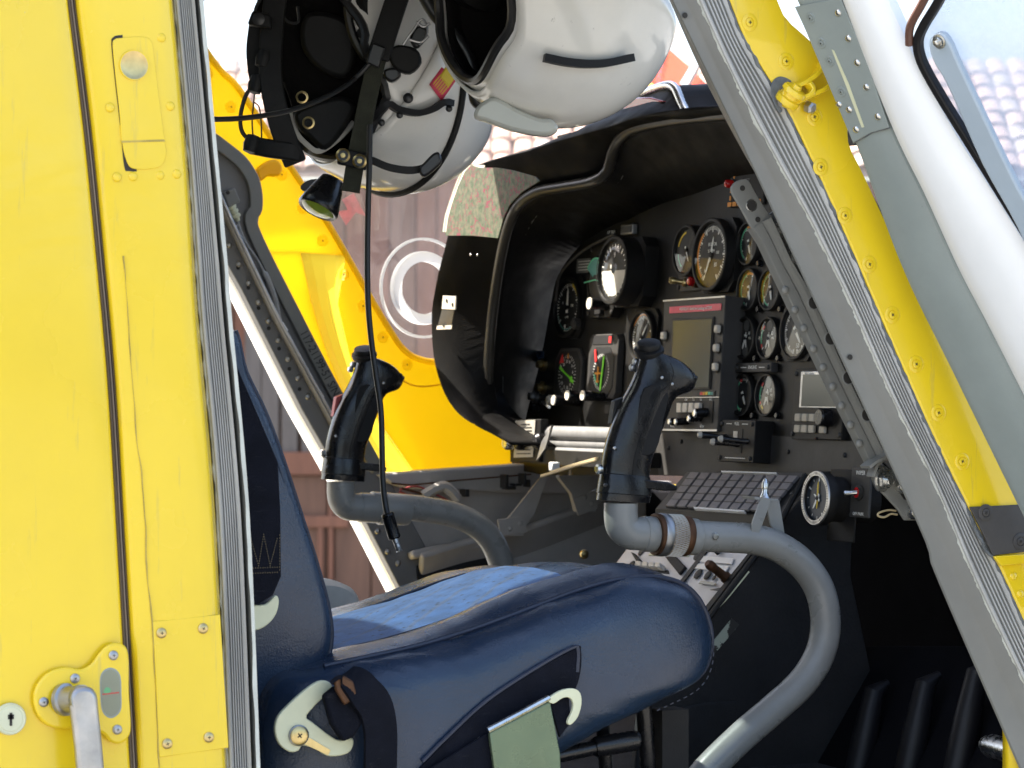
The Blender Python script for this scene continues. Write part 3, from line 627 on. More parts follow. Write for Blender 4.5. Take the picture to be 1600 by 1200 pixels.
# yellow far pillar around the windscreen
fy = [(280, 10), (316, 70), (345, 110), (375, 141), (440, 240), (513, 350), (541, 398), (540, 400), (470, 395), (418, 395), (400, 360), (405, 320), (388, 265), (340, 225), (280, 190)]
fy2 = [(418, 395), (470, 395), (486, 470), (512, 555), (552, 650), (600, 738), (598, 741), (530, 612)]
fy3 = [(541, 398), (580, 467), (612, 520), (630, 545), (652, 560), (690, 566), (770, 560), (800, 560), (800, 728), (648, 738), (590, 655), (548, 560), (528, 475), (540, 400)]
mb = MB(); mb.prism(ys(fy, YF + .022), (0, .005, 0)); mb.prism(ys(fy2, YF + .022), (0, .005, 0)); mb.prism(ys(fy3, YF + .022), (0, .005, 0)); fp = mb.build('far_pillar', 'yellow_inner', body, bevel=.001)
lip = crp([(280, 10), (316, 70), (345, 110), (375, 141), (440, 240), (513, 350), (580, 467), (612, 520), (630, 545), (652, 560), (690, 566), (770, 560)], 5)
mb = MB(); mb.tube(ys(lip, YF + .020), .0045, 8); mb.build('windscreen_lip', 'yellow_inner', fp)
sp = [(470, 395), (486, 470), (512, 555), (552, 650), (600, 738)]; sq = [(540, 400), (528, 475), (548, 560), (590, 655), (648, 738)]
A = resamp(ys(crp(sp), YF + .022), 24); B = resamp(ys(crp(sq), YF + .022), 24)
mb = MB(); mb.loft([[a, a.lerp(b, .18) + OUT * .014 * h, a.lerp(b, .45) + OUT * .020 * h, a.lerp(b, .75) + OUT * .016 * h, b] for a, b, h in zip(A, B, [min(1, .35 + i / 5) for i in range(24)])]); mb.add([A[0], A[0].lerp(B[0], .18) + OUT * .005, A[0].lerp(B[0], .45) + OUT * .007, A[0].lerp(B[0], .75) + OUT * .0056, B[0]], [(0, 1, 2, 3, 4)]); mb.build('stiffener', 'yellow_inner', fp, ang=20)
A = resamp(ys([(395, 262), (424, 262), (430, 276), (410, 290)], YF + .02), 12)
mb = MB(); mb.prism([PY(a, b, YF + .021) for a, b in crp([(396, 268), (410, 255), (426, 250), (436, 262), (430, 276), (414, 276), (402, 284)], 3, True)], (0, -.016, 0)); mb.build('grab_boss', 'yellow_inner', fp, bevel=.003)
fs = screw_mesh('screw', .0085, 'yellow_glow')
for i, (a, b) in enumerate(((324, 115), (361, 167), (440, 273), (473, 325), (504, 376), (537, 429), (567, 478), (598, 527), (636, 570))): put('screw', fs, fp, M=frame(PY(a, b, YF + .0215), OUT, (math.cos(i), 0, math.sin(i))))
q = jit([PY(a, b, YF + .0212) for a, b in crp([(622, 592), (650, 603), (680, 602), (705, 596)], 8)], .001, 40); mb = MB(); mb.tube(q, .0012, 5); mb.build('sealant_bead', 'yellow_inner', fp)
# side wall and sill under the far windscreen
sl = [(594, 742), (612, 739), (720, 731), (860, 722), (1000, 722), (1000, 775), (800, 770), (700, 765), (640, 764), (612, 756)]
mb = MB(); mb.prism(ys(sl, YF - .02), (0, .035, 0)); sill = mb.build('far_sill', 'interior_grey', body, bevel=.003)
mb = MB(); P = ys([(612, 755), (640, 758), (720, 750), (830, 741)], YF - .021); mb.tube(resamp(P, 20), .0012, 5); mb.build('sill_joint', 'rust', sill)
def wallp(name, pts, y, th, m, parent=body, bev=.002):
    mb = MB(); mb.prism(ys(pts, y), (0, th, 0)); return mb.build(name, m, parent, bevel=bev)
wl = wallp('far_side_wall', [(600, 752), (1050, 752), (1050, 1120), (620, 1120), (640, 930)], YF + .005, .02, 'interior_grey')
mb = MB(); A = ys(crp([(655, 888), (720, 868), (800, 850), (880, 822), (960, 790)], 6), YF - .005); mb.ribbon(A, [V((0, -.6, .8))] * len(A), .055, .012); mb.build('stringer', 'interior_grey', wl, bevel=.004)
mb = MB(); A = ys(crp([(640, 868), (690, 858), (760, 852)], 6), YF - .01); mb.ribbon(A, [V((0, -1, .2))] * len(A), .02, .012); mb.build('duct', 'interior_grey', wl, bevel=.004)
mb = MB(); mb.prism(ys([(652, 884), (760, 862), (800, 872), (800, 1000), (660, 1000)], YF - .004), (0, .006, 0)); mb.build('recess', 'floor_dark', wl)
wallp('gusset', [(792, 812), (845, 745), (858, 742), (834, 806), (822, 822), (818, 838), (790, 838)], YF - .06, .004, 'interior_grey', wl, .0008)
wallp('gusset', [(900, 720), (918, 720), (925, 768), (932, 800), (900, 800), (893, 772), (872, 745)], YF - .10, .01, 'interior_grey', wl, .001)
wallp('patch_plate', [(895, 780), (932, 764), (934, 795), (904, 806)], YF - .102, .003, 'interior_grey', wl, .0005)
wallp('patch_plate', [(778, 812), (822, 806), (824, 832), (782, 838)], YF - .064, .003, 'interior_grey', wl, .0005)
fr2 = dome_mesh('rivet', .004, .002, 'interior_grey')
for a, b, d in ((914, 777, .1025), (925, 787, .1025), (797, 826, .0645), (813, 818, .0645)): put('rivet', fr2, wl, M=frame(PY(a, b, YF - d), OUT))
for a, b, w, h in ((788, 752, 6, 22), (795, 762, 16, 6), (806, 757, 12, 4), (816, 748, 5, 18), (726, 770, 8, 12), (823, 755, 4, 12)):
    mb = MB(); mb.box(PY(a, b, YF - .03), (w / 1100, .02, h / 1100)); mb.build('wire_clamp', 'rubber_shiny', wl, bevel=.001)
for k, (pp, m, r_) in enumerate((([(625, 765), (650, 760), (672, 768), (700, 782)], 'wire_red', .0014), ([(624, 768), (640, 774), (665, 780), (700, 786)], 'wire_red', .0014), ([(660, 775), (690, 760), (705, 768), (715, 780)], 'interior_grey', .008), ([(628, 763), (660, 772), (690, 784)], 'rust', .002))):
    mb = MB(); mb.tube([PY(a, b, YF - .035) for a, b in crp(pp, 6)], r_, 7); mb.build('wire', m, wl)
mb = MB(); mb.lathe([(0, 0), (.006, 0), (.007, .003), (.006, .006), (.003, .007), (0, .007)], PY(911, 866, 3.6), OUT, 14); mb.build('floor_stud', 'brass', body)
# cabin floor, nose bulkhead, unseen roof, rear wall, nose belly
ZF = EYE - .44
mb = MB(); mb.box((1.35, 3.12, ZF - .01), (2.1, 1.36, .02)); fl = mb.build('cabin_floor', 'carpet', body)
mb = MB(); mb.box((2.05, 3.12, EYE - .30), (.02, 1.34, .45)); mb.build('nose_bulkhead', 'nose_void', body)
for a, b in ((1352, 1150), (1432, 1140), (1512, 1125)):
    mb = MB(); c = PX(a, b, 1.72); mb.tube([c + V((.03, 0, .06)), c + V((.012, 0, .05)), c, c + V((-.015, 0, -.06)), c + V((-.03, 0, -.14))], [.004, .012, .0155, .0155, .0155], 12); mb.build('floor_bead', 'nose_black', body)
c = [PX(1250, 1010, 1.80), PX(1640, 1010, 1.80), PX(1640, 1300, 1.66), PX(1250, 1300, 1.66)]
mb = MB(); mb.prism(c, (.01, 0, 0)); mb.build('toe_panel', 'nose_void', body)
mb = MB(); a0, a1 = PX(1540, 1163, 1.70), PX(1640, 1190, 1.70); mb.tube([a0, a0.lerp(a1, .1), a1], [.009, .0125, .0125], 16); mb.build('pedal_tube', 'steel', body)
def slab(name, x0, x1, y0, y1, m='frame_grey_dark', z0=EYE + .51, z1=EYE + .56):
    mb = MB(); mb.box(((x0 + x1) / 2, (y0 + y1) / 2, (z0 + z1) / 2), (x1 - x0, y1 - y0, z1 - z0)); return mb.build(name, m, body, bevel=.004)
# unseen roof; overhead window and open far corner shaped to let in sun patches
slab('unseen_cabin_roof', -1.2, .58, 2.37, 3.87); slab('unseen_cabin_roof', .58, 1.66, 2.37, 2.96); slab('unseen_cabin_roof', .58, .98, 3.32, 3.87); slab('unseen_cabin_roof', .98, 1.66, 2.962, 3.60); slab('unseen_cabin_roof', .98, 1.22, 3.602, 3.87)
slab('footwell_light_block', 1.775, 2.30, 2.52, 3.80, 'nose_black', EYE - .02, EYE - .005)  # unseen slab added to keep light out of the footwell
mb = MB(); mb.box((.78, 3.14, EYE + .565), (.44, .40, .004)); mb.build('added_roof_window', 'added_roof_window_tint', body)  # pane added to pass a dimmed sun patch onto the seat
slab('far_rear_door', -1.2, .80, 3.82, 3.86, 'yellow', EYE - .45, EYE + .505)
slab('aft_bulkhead', -1.24, -1.2, 2.40, 3.86, 'frame_grey_dark', EYE - .45, EYE + .505)
mb = MB(); mb.box((.50, 2.78, EYE - .05), (.04, .66, 1.1)); mb.build('rear_wall', 'frame_grey_dark', body)
mb = MB(); mb.box((1.6, 3.12, ZF - .06), (2.6, 1.5, .06)); mb.build('belly', 'yellow', body, bevel=.02)
mb = MB(); mb.loft([[V((1.66, 2.44, z)), V((1.9, 2.47, z)), V((2.1, 2.56, z)), V((2.3, 2.78, z)), V((2.38, 3.12, z)), V((2.3, 3.46, z)), V((2.12, 3.76, z)), V((1.9, 3.845, z)), V((1.72, 3.86, z))] for z in (ZF - .03, EYE - .30, EYE - .15)]); mb.build('nose_shell', 'yellow', body, solid=.01)
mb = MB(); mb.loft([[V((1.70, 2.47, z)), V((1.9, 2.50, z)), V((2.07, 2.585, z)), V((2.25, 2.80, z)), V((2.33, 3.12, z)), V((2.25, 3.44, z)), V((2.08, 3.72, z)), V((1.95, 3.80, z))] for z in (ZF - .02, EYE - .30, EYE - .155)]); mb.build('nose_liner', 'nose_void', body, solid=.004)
for sx in (2.5, 3.8):                                         # skids that carry the machine
    mb = MB(); mb.tube([(-.9, sx, .05), (2.1, sx, .05), (2.35, sx, .09), (2.5, sx, .19)], .045, 12); mb.build('skid', 'frame_grey_dark', body)
for xx in (.3, 1.5):
    mb = MB(); mb.tube(cr([(xx, 2.5, .07), (xx, 2.6, .5), (xx, 2.9, ZF - .12), (xx, 3.4, ZF - .12), (xx, 3.7, .5), (xx, 3.8, .07)], 6), .03, 10); mb.build('skid_arch', 'frame_grey_dark', body)
mb = MB(); mb.box((-.4, 3.12, ZF - .02), (1.6, 1.46, .14)); mb.build('cargo_floor', 'yellow', body, bevel=.02)
# windscreen bubble
rows = []
plan = cr([(1.4, 3.852, 0), (1.6, 3.85, 0), (1.9, 3.79, 0), (2.12, 3.68, 0), (2.3, 3.46, 0), (2.38, 3.12, 0), (2.3, 2.78, 0), (2.12, 2.57, 0), (1.9, 2.475, 0), (1.66, 2.447, 0)], 4)
for i in range(9):
    z = -.16 + .70 * i / 8; f = max(0, z + .02) / .56; s_ = 1 - .46 * f * f
    row = []; yy_ = 600 - z * 4500 / 4.1; x0_ = PY(352 + (yy_ - 110) * .472, yy_, 3.85).x
    for p in plan:
        xx = max(x0_, 1.3 + (p.x - 1.3) * s_)
        if p is plan[0]: xx = x0_
        row.append(V((xx, 3.14 + (p.y - 3.14) * (1 - .03 * f), EYE + z)))
    rows.append(row)
mb = MB(); mb.loft(rows); mb.build('windscreen', 'windscreen', body)
# round vent in the far windscreen
vc = PY(662, 450, 3.83); vax = V((.12, -1, 0)).normalized()
mb = MB(); mb.lathe([(.038, -.004), (.038, .004), (.052, .005), (.053, .001), (.053, -.004)], vc, vax, 48); vt = mb.build('window_vent', 'ring_glow', body)
mb = MB(); mb.lathe([(.069, -.001), (.069, .003), (.0725, .003), (.0725, -.001)], vc, vax, 48); mb.build('vent_seat', 'ring_glow', vt)
# a red reflection in the windscreen, painted as a flat arrow shape
mb = MB(); mb.prism([PY(a, b, 3.872) for a, b in ((535, 312), (553, 302), (572, 338), (556, 332), (541, 352), (528, 330), (544, 328))], (0, .0006, 0)); mb.build('painted_red_reflection', 'reflection_red', body)
# ================================================================== rear door of the cabin (left edge of the picture)
rd = thing('rear_cabin_door', 'yellow rear cabin door with grey lever handle at the left edge', 'door', PY(60, 1290, YS))
mb = MB(); A = [PY(-190, y, YS - .004) for y in (-80, 1290)]; L0 = resamp(e0, 50); A = resamp(A, 50)
mb.loft([[a + V((0, .02, 0)), a, a.lerp(b, .3) + OUT * .004, a.lerp(b, .6) + OUT * .006, a.lerp(b, .9) + OUT * .006, a.lerp(b, .975) + OUT * .005, a.lerp(b, .993) + OUT * .003, b, b + V((0, .014, 0))] for a, b in zip(A, L0)]); mb.build('door_panel', 'yellow', rd)
SD = YS - .010
def yd(pts, d=0.): return [PY(a, b, SD - d) for a, b in pts]
o_ = crp([(187, 1005), (167, 1007), (153, 1020), (140, 1037), (123, 1045), (100, 1042), (73, 1050), (55, 1070), (50, 1093), (57, 1117), (73, 1133), (97, 1138), (133, 1137), (158, 1145), (170, 1158), (184, 1161), (197, 1152), (202, 1134), (199, 1080), (198, 1022)], 4, True)
mb = MB(); mb.prism(yd(o_, -.001), (0, -.0065, 0)); hp = mb.build('handle_plate', 'yellow', rd, bevel=.0022)
bs2 = screw_mesh('screw', .0042, 'steel_dull', ring=False)
for i, (a, b) in enumerate(((177, 1024), (117, 1060), (68, 1097), (183, 1140))): put('screw', bs2, hp, M=frame(PY(a, b, SD - .0056), OUT, (math.cos(i), 0, math.sin(i))))
mb = MB(); mb.prism(yd(crp([(158, 1060), (163, 1050), (172, 1046), (181, 1050), (186, 1060), (187, 1082), (187, 1104), (182, 1114), (173, 1119), (165, 1115), (160, 1105), (158, 1082)], 3, True), .0050), (0, -.0012, 0)); sw = mb.build('sight_window', 'plain_glass', hp)
mb = MB(); mb.prism(yd(crp([(156, 1058), (162, 1047), (172, 1043), (182, 1047), (188, 1058), (189, 1082), (189, 1106), (183, 1117), (173, 1122), (164, 1118), (158, 1107), (156, 1082)], 3, True), .0045), (0, -.0011, 0)); mb.build('window_recess', 'door_green', hp)
mb = MB(); mb.prism(yd([(160, 1084), (186, 1081), (186, 1083), (160, 1086)], .0056), (0, -.0004, 0)); mb.build('red_line', 'mark_red', hp)
mb = MB(); mb.prism(yd(crp([(162, 1080), (166, 1074), (172, 1076), (172, 1082), (164, 1083)], 3, True), .0056), (0, -.0003, 0)); mb.build('green_mark', 'mark_green', hp)
c = PY(100, 1093, SD - .005); mb = MB(); mb.lathe([(.014, 0), (.0138, .004), (.0115, .005), (.0105, .018), (.012, .020), (.012, .024), (0, .024)], c, V((.45, -1, .1)), 28); hd = mb.build('lever_handle', 'steel_dull', rd)
lev = crp([(105, 1096), (107, 1082), (115, 1074), (127, 1071), (140, 1074), (148, 1086), (150, 1105), (155, 1150), (161, 1220), (165, 1300), (122, 1300), (118, 1220), (112, 1150)], 4, True)
mb = MB(); mb.prism([PY(a, b, SD - .022) for a, b in lev], (0, -.010, 0)); mb.build('lever', 'steel_dull', hd, bevel=.004)
c = PY(15, 1123, SD + .001); mb = MB(); mb.lathe([(.0135, 0), (.0135, .003), (.0125, .0042), (.0118, .0036), (.0105, .0036), (.010, .0042), (0, .0042)], c, OUT, 32); lk = mb.build('key_lock', 'cream_metal', rd)
mb = MB(); mb.box(c + OUT * .0044, (.0022, .0006, .011)); mb.box(c + OUT * .0044 + V((0, 0, .002)), (.005, .0006, .004)); mb.build('keyhole', 'dark_slot', lk)

# ================================================================== pilot door, swung open forward (right edge)
pd = thing('pilot_door', 'open pilot door with white frame and clear window at the right edge', 'door', PY(1500, 1290, 2.36))
hp0 = PY(1340, 226, 2.385); DN = V((-.93, -.36, -.44)).normalized()
def dn(a, b, d=0.): return PN(a, b, hp0, DN) + DN * d
DL = [(1205, -90), (1246, 0), (1262, 38), (1292, 115), (1337, 222), (1411, 420), (1486, 575), (1577, 761), (1660, 930), (1720, 1050)]
DM = [(1285, -90), (1318, 0), (1393, 196), (1445, 304), (1498, 420), (1540, 500), (1600, 618), (1680, 780), (1760, 940), (1820, 1060)]
DW = [(1360, -90), (1388, 0), (1406, 40), (1430, 92), (1452, 136), (1495, 212), (1545, 290), (1600, 378), (1700, 540), (1860, 800), (1960, 960)]
def dband(Pa, Pb, prof, n=60):
    A = resamp([dn(a, b) for a, b in crp(Pa)], n); B = resamp([dn(a, b) for a, b in crp(Pb)], n)
    return [[a + (b - a) * s_ + DN * h for s_, h in prof] for a, b in zip(A, B)]
mb = MB(); mb.loft(dband(DL, DM, [(0, -.03), (0, 0), (.02, .001), (.08, .001), (.10, .003), (.5, .004), (.8, .003), (.95, .001), (1, -.003)])); mb.build('hinge_edge', 'door_green', pd)
mb = MB(); mb.loft(dband(DM, DW, [(0, -.006), (0, 0), (.08, .006), (.3, .010), (.6, .011), (.88, .007), (1, 0), (1, -.012)])); mb.build('door_frame', 'door_white', pd)
# doubler plate with two rows of rivets
mb = MB(); mb.prism([dn(a, b, .0042) for a, b in ((1247, 8), (1318, -6), (1358, 90), (1394, 196), (1366, 204), (1338, 220), (1300, 130), (1262, 40))], DN * .0016); dp = mb.build('doubler_plate', 'door_green', pd, bevel=.0005)
dr = dome_mesh('rivet', .0036, .002, 'steel')
for a, b in ((1315, 17), (1331, 57), (1345, 95), (1359, 133), (1377, 179)): put('rivet', dr, dp, M=frame(dn(a, b, .0058), DN))
dr2 = screw_mesh('screw', .0052, 'door_green')
for a, b in ((1302, 92), (1320, 140), (1272, 25), (1289, 64)): put('screw', dr2, dp, M=frame(dn(a, b, .0058), DN))
for a, b in ((1332, 168), (1343, 199), (1316, 160)): put('rivet', dr, dp, M=frame(dn(a, b, .0058), DN))
mb = MB(); mb.prism([dn(a, b, .0059) for a, b in ((1305, 74), (1309, 76), (1332, 128), (1356, 195), (1352, 196), (1328, 132))], DN * .0003); mb.build('paint_streak', 'cream_metal', dp)
mb = MB(); mb.tube(jit(resamp([dn(a, b, .0045) for a, b in ((1338, 221), (1366, 205), (1394, 197))], 30), .0005, 90), .0008, 5); mb.build('plate_joint', 'sealant', dp)
# window: dark gasket with a rounded upper corner, pane, inner strut
gk = crp([(1500, -60), (1470, 0), (1448, 36), (1438, 60), (1440, 84), (1452, 112), (1480, 160), (1530, 240), (1600, 352), (1700, 510), (1860, 760)], 6)
mb = MB(); P = [dn(a, b, .003) for a, b in gk]; mb.ribbon(P, [DN.cross(V((.4, -.5, -.7)))] * len(P), .008, .010); mb.build('window_gasket', 'nose_black', pd, bevel=.002)
gk2 = crp([(1478, -60), (1450, -2), (1430, 36), (1428, 66)], 6)
mb = MB(); P = [dn(a, b, .008) for a, b in gk2]; mb.tube(P, .004, 8); mb.build('gasket_tip', 'edge_brown', pd)
mb = MB(); mb.prism([dn(a, b, -.004) for a, b in gk] + [dn(2000, 760, -.004), dn(2000, -60, -.004)], DN * -.003); mb.build('window_pane', 'door_pane', pd)
st = crp([(1462, 62), (1470, 48), (1482, 46), (1494, 60), (1508, 92), (1540, 160), (1600, 285), (1680, 430), (1680, 520), (1600, 350), (1545, 250), (1492, 130), (1470, 92)], 4, True)
mb = MB(); mb.prism([dn(a, b, .004) for a, b in st], DN * .008); sb = mb.build('inner_strut', 'strut_blue', pd, bevel=.002)
put('bolt', hexbolt_mesh('bolt', .0046), sb, M=frame(dn(1479, 58, .012), DN))
# ================================================================== instrument panel
XPN, TILT = 1.75, .07
def PXo(a, b, x): return PX(a, b, x + .09)
PNm = V((-1, 0, TILT)).normalized(); PUP = V((TILT, 0, 1)).normalized(); PRT = V((0, -1, 0))
PP0 = V((XPN, 3, EYE))
def pp(a, b, d=0.): return PN(a, b, PP0 + PNm * d, PNm)
def psc(a, b): return ray(a, b).dot(FW) and (pp(a, b) - EYEP).dot(FW) / FPX     # metres per picture pixel there
ip = thing('instrument_panel', 'black cockpit instrument panel full of round gauges and switches', 'instrument panel', pp(1060, 740))
mb = MB(); out_ = crp([(860, 480), (872, 430), (905, 385), (950, 350), (1010, 322), (1080, 300), (1170, 275), (1300, 262), (1390, 400), (1400, 740), (1200, 745), (1000, 742), (812, 735), (820, 660), (845, 560)], 4, True)
mb.prism([pp(a, b) for a, b in out_], (.012, 0, 0)); mb.build('panel_sheet', 'panel_black', ip)
mb = MB(); mb.prism([pp(a, b, .0015) for a, b in ((1024, 676), (1130, 675), (1340, 690), (1358, 700), (1395, 742), (1030, 742))], PNm * .001); mb.build('lower_sheet', 'panel_grey', ip)
def pbox(name, a, b, w, h, dep, m, parent=ip, d0=0., bev=.0012, cut=0.):
    """box on the panel: picture centre, width and height in metres, depth towards the seats"""
    c = pp(a, b, d0); M = frame(c, PNm, PRT)
    mb = MB()
    if cut: pts = [(-w / 2 + cut, -h / 2), (w / 2 - cut, -h / 2), (w / 2, -h / 2 + cut), (w / 2, h / 2 - cut), (w / 2 - cut, h / 2), (-w / 2 + cut, h / 2), (-w / 2, h / 2 - cut), (-w / 2, -h / 2 + cut)]
    else: pts = [(-w / 2, -h / 2), (w / 2, -h / 2), (w / 2, h / 2), (-w / 2, h / 2)]
    mb.prism([V((x, y, 0)) for x, y in pts], V((0, 0, dep)))
    return put(name, mb.mesh(name, m), parent, bevel=bev, M=M), M
def local(M, *p): return M @ V(p)
psm = screw_mesh('panel_screw', .003, 'panel_grey', ring=False)
def arc(mb, r0, r1, a0, a1, z, k, n=16):
    P = []
    for i in range(n + 1):
        t = rad(a0 + (a1 - a0) * i / n); P.append((math.sin(t), math.cos(t)))
    mb.add([V((x * r0, y * r0, z)) for x, y in P] + [V((x * r1, y * r1, z)) for x, y in P], [(i, i + 1, n + 2 + i, n + 1 + i) for i in range(n)], k)
def tick(mb, r0, r1, a, w, z, k):
    t = rad(a); s_, c_ = math.sin(t), math.cos(t); d = V((c_, -s_, 0)) * w / 2; p0 = V((s_ * r0, c_ * r0, z)); p1 = V((s_ * r1, c_ * r1, z))
    mb.add([p0 - d, p0 + d, p1 + d, p1 - d], [(0, 1, 2, 3)], k)
MK = ['mark_white', 'mark_green', 'mark_yellow', 'mark_red', 'mark_orange', 'mark_teal', 'dial_grey']
def gauge(a, b, hpx, what, dep=.008, flange=0, needle=(200, 'mark_white'), arcs=(), ticks=(-150, 150, 25), nums=(), glass=True, sub_=None, tm='mark_white', face='dial', label=None, name='gauge', recess=.004, off=0.):
    """hpx: height of the rim in picture pixels"""
    c = pp(a, b, off); r = hpx / 2 * (c - EYEP).dot(FW) / FPX; M = frame(c, PNm, PRT)
    mb = MB()
    mb.lathe([(r, 0), (r, dep), (r * .97, dep + .0012), (r * .90, dep + .0012), (r * .865, dep - .001), (r * .86, dep - recess)], (0, 0, 0), (0, 0, 1), 40)
    if flange:
        w = r * flange; q = r * .28
        mb.prism([V((x, y, 0)) for x, y in ((-w + q, -w), (w - q, -w), (w, -w + q), (w, w - q), (w - q, w), (-w + q, w), (-w, w - q), (-w, -w + q))], V((0, 0, dep * .45)))
    g_ = put(name, mb.mesh(name, 'panel_black' if not flange else 'panel_black'), ip, M=M, bevel=0)
    if label: g_['label'] = label
    zf = dep - recess + .0006
    mb = MB(); mb.lathe([(r * .88, 0), (0, 0.00001)], (0, 0, zf), (0, 0, 1), 32); put('dial', mb.mesh('dial', face), g_, M=M)
    mb = MB(); z = zf + .0004
    if ticks:
        t0, t1, nt = ticks
        for i in range(nt + 1):
            big = i % 5 == 0; tick(mb, r * (.62 if big else .68), r * .78, t0 + (t1 - t0) * i / nt, r * (.055 if big else .032), z, MK.index(tm))
    for (q0, q1, a0, a1, mk) in arcs: arc(mb, r * q0, r * q1, a0, a1, z + .0002, MK.index(mk))
    for (x, y, w, h, mk) in nums: mb.add([V((x * r - w * r / 2, y * r - h * r / 2, z)), V((x * r + w * r / 2, y * r - h * r / 2, z)), V((x * r + w * r / 2, y * r + h * r / 2, z)), V((x * r - w * r / 2, y * r + h * r / 2, z))], [(0, 1, 2, 3)], MK.index(mk))
    put('dial_marking', mb.mesh('dial_marking', MK), g_, M=M)
    ns = needle if isinstance(needle, list) else [needle]
    for nd in ns:
        if nd:
            an, mk = nd[:2]; ln = nd[2] if len(nd) > 2 else .66; wd_ = nd[3] if len(nd) > 3 else .07
            t = rad(an); d = V((math.sin(t), math.cos(t), 0)); e = V((d.y, -d.x, 0)) * r * wd_ / 2; mb = MB()
            mb.prism([-d * r * .18 - e * 1.6 + V((0, 0, z + .0008)), -d * r * .18 + e * 1.6 + V((0, 0, z + .0008)), d * r * ln * .8 + e + V((0, 0, z + .0008)), d * r * ln + V((0, 0, z + .0008)), d * r * ln * .8 - e + V((0, 0, z + .0008))], V((0, 0, .0006)))
            put('needle', mb.mesh('needle', mk), g_, M=M)
    mb = MB(); mb.lathe([(r * .09, z), (r * .08, z + .002), (0, z + .0022)], (0, 0, 0), (0, 0, 1), 14); put('hub', mb.mesh('hub', 'black_matte'), g_, M=M)
    if glass:
        mb = MB(); mb.lathe([(r * .885, dep - .0005), (r * .5, dep - .0002), (0, dep)], (0, 0, 0), (0, 0, 1), 32); put('glass', mb.mesh('glass', 'gauge_glass'), g_, M=M)
    return g_, M, r
def digits(M, parent, r, items, mk='mark_white', z=.006):
    for s, x, y, h in items:
        put('numeral', text_mesh(s, h, mk, .0001), parent, M=M @ Matrix.Translation((x * r, y * r, z)))
def pscrews(M, parent, w, h, z, m=None):
    for sx in (-1, 1):
        for sy in (-1, 1): put('screw', m or psm, parent, M=M @ Matrix.Translation((sx * w, sy * h, z)))

# flight instruments in front of the far seat
g_, M, r = gauge(894, 481, 96, 'airspeed', .010, 1.02, needle=(0, 'mark_white', .62, .09), arcs=[(.72, .82, 20, 62, 'mark_yellow'), (.70, .74, 130, 250, 'mark_teal')], ticks=(-130, 190, 40), label='airspeed dial with white needle and yellow arc')
digits(M, g_, r, [('100', .35, .05, .006), ('4', -.35, .15, .006), ('x 100', .0, -.32, .0045), ('80', .42, -.5, .005), ('60', -.1, -.6, .005)], z=.0078)
mb = MB(); mb.lathe([(.008, 0), (.008, .008), (.006, .010), (0, .010)], (0, 0, 0), (0, 0, 1), 16); put('knob', mb.mesh('knob', 'panel_grey'), g_, M=M @ Matrix.Translation((r * .85, -.55 * r, .006)))
# artificial horizon in a deep box with a pull knob
o, M = pbox('attitude_indicator', 957, 440, .082, .102, .016, 'panel_black', cut=.012)
r = .036
mb = MB(); mb.lathe([(r * 1.12, 0), (r * 1.12, .004), (r, .004), (r * .97, -.006)], (0, 0, .0155), (0, 0, 1), 36); put('bezel', mb.mesh('bezel', 'black_matte'), o, M=M)
mb = MB()
for i in range(7):
    t0 = i / 7 * math.pi / 2; t1 = (i + 1) / 7 * math.pi / 2
    mb.lathe([(r * math.cos(t0) * .96, r * .28 * math.sin(t0)), (r * math.cos(t1) * .96, r * .28 * math.sin(t1))], (0, 0, .0162), (0, 0, 1), 28)
put('ball', mb.mesh('ball', 'dial'), o, M=M)
mb = MB(); arc(mb, .2 * r, .80 * r, -58, 58, .0272, 0, 14); arc(mb, .80 * r, .86 * r, -58, 58, .0272, 1, 14); tick(mb, 0, .9 * r, 95, .0016, .0275, 1); tick(mb, 0, .9 * r, -95, .0016, .0275, 1)
put('horizon_marking', mb.mesh('horizon_marking', ['mark_teal', 'mark_green']), o, M=M)
mb = MB(); mb.tube([V((.020, -.034, .01)), V((.02, -.034, .03)), V((.02, -.034, .042))], [.0075, .0075, .0085], 16); put('pull_knob', mb.mesh('pull_knob', 'black_plastic'), o, M=M)
mb = MB(); mb.lathe([(.0082, 0), (.008, .0015), (.003, .002), (0, .0015)], (.02, -.034, .042), (0, 0, 1), 18); put('knob_cap', mb.mesh('knob_cap', 'knob_white'), o, M=M)
mb = MB(); mb.box((.004, -.043, .019), (.018, .010, .008)); put('trim_lever', mb.mesh('trim_lever', 'black_matte'), o, bevel=.002, M=M)
pscrews(M, o, .036, .044, .016)
# standby horizon: long black can with a domed bright glass
g_, M, r = gauge(1003, 427, 108, 'standby', .045, 1.0, needle=None, ticks=(-160, 160, 24), glass=False, label='long can gauge with a bright domed glass')
mb = MB(); mb.lathe([(r * .88, .045), (r * .8, .049), (r * .55, .053), (r * .25, .055), (0, .0555)], (0, 0, 0), (0, 0, 1), 32); put('glass', mb.mesh('glass', 'gauge_glass'), g_, M=M)
mb = MB(); arc(mb, 0, r * .74, 90, 270, .0425, 0, 20); put('ground_half', mb.mesh('ground_half', ['cloth_grey']), g_, M=M)
digits(M, g_, r, [('9', .0, .45, .010), ('8', -.2, .12, .008)], z=.0424)
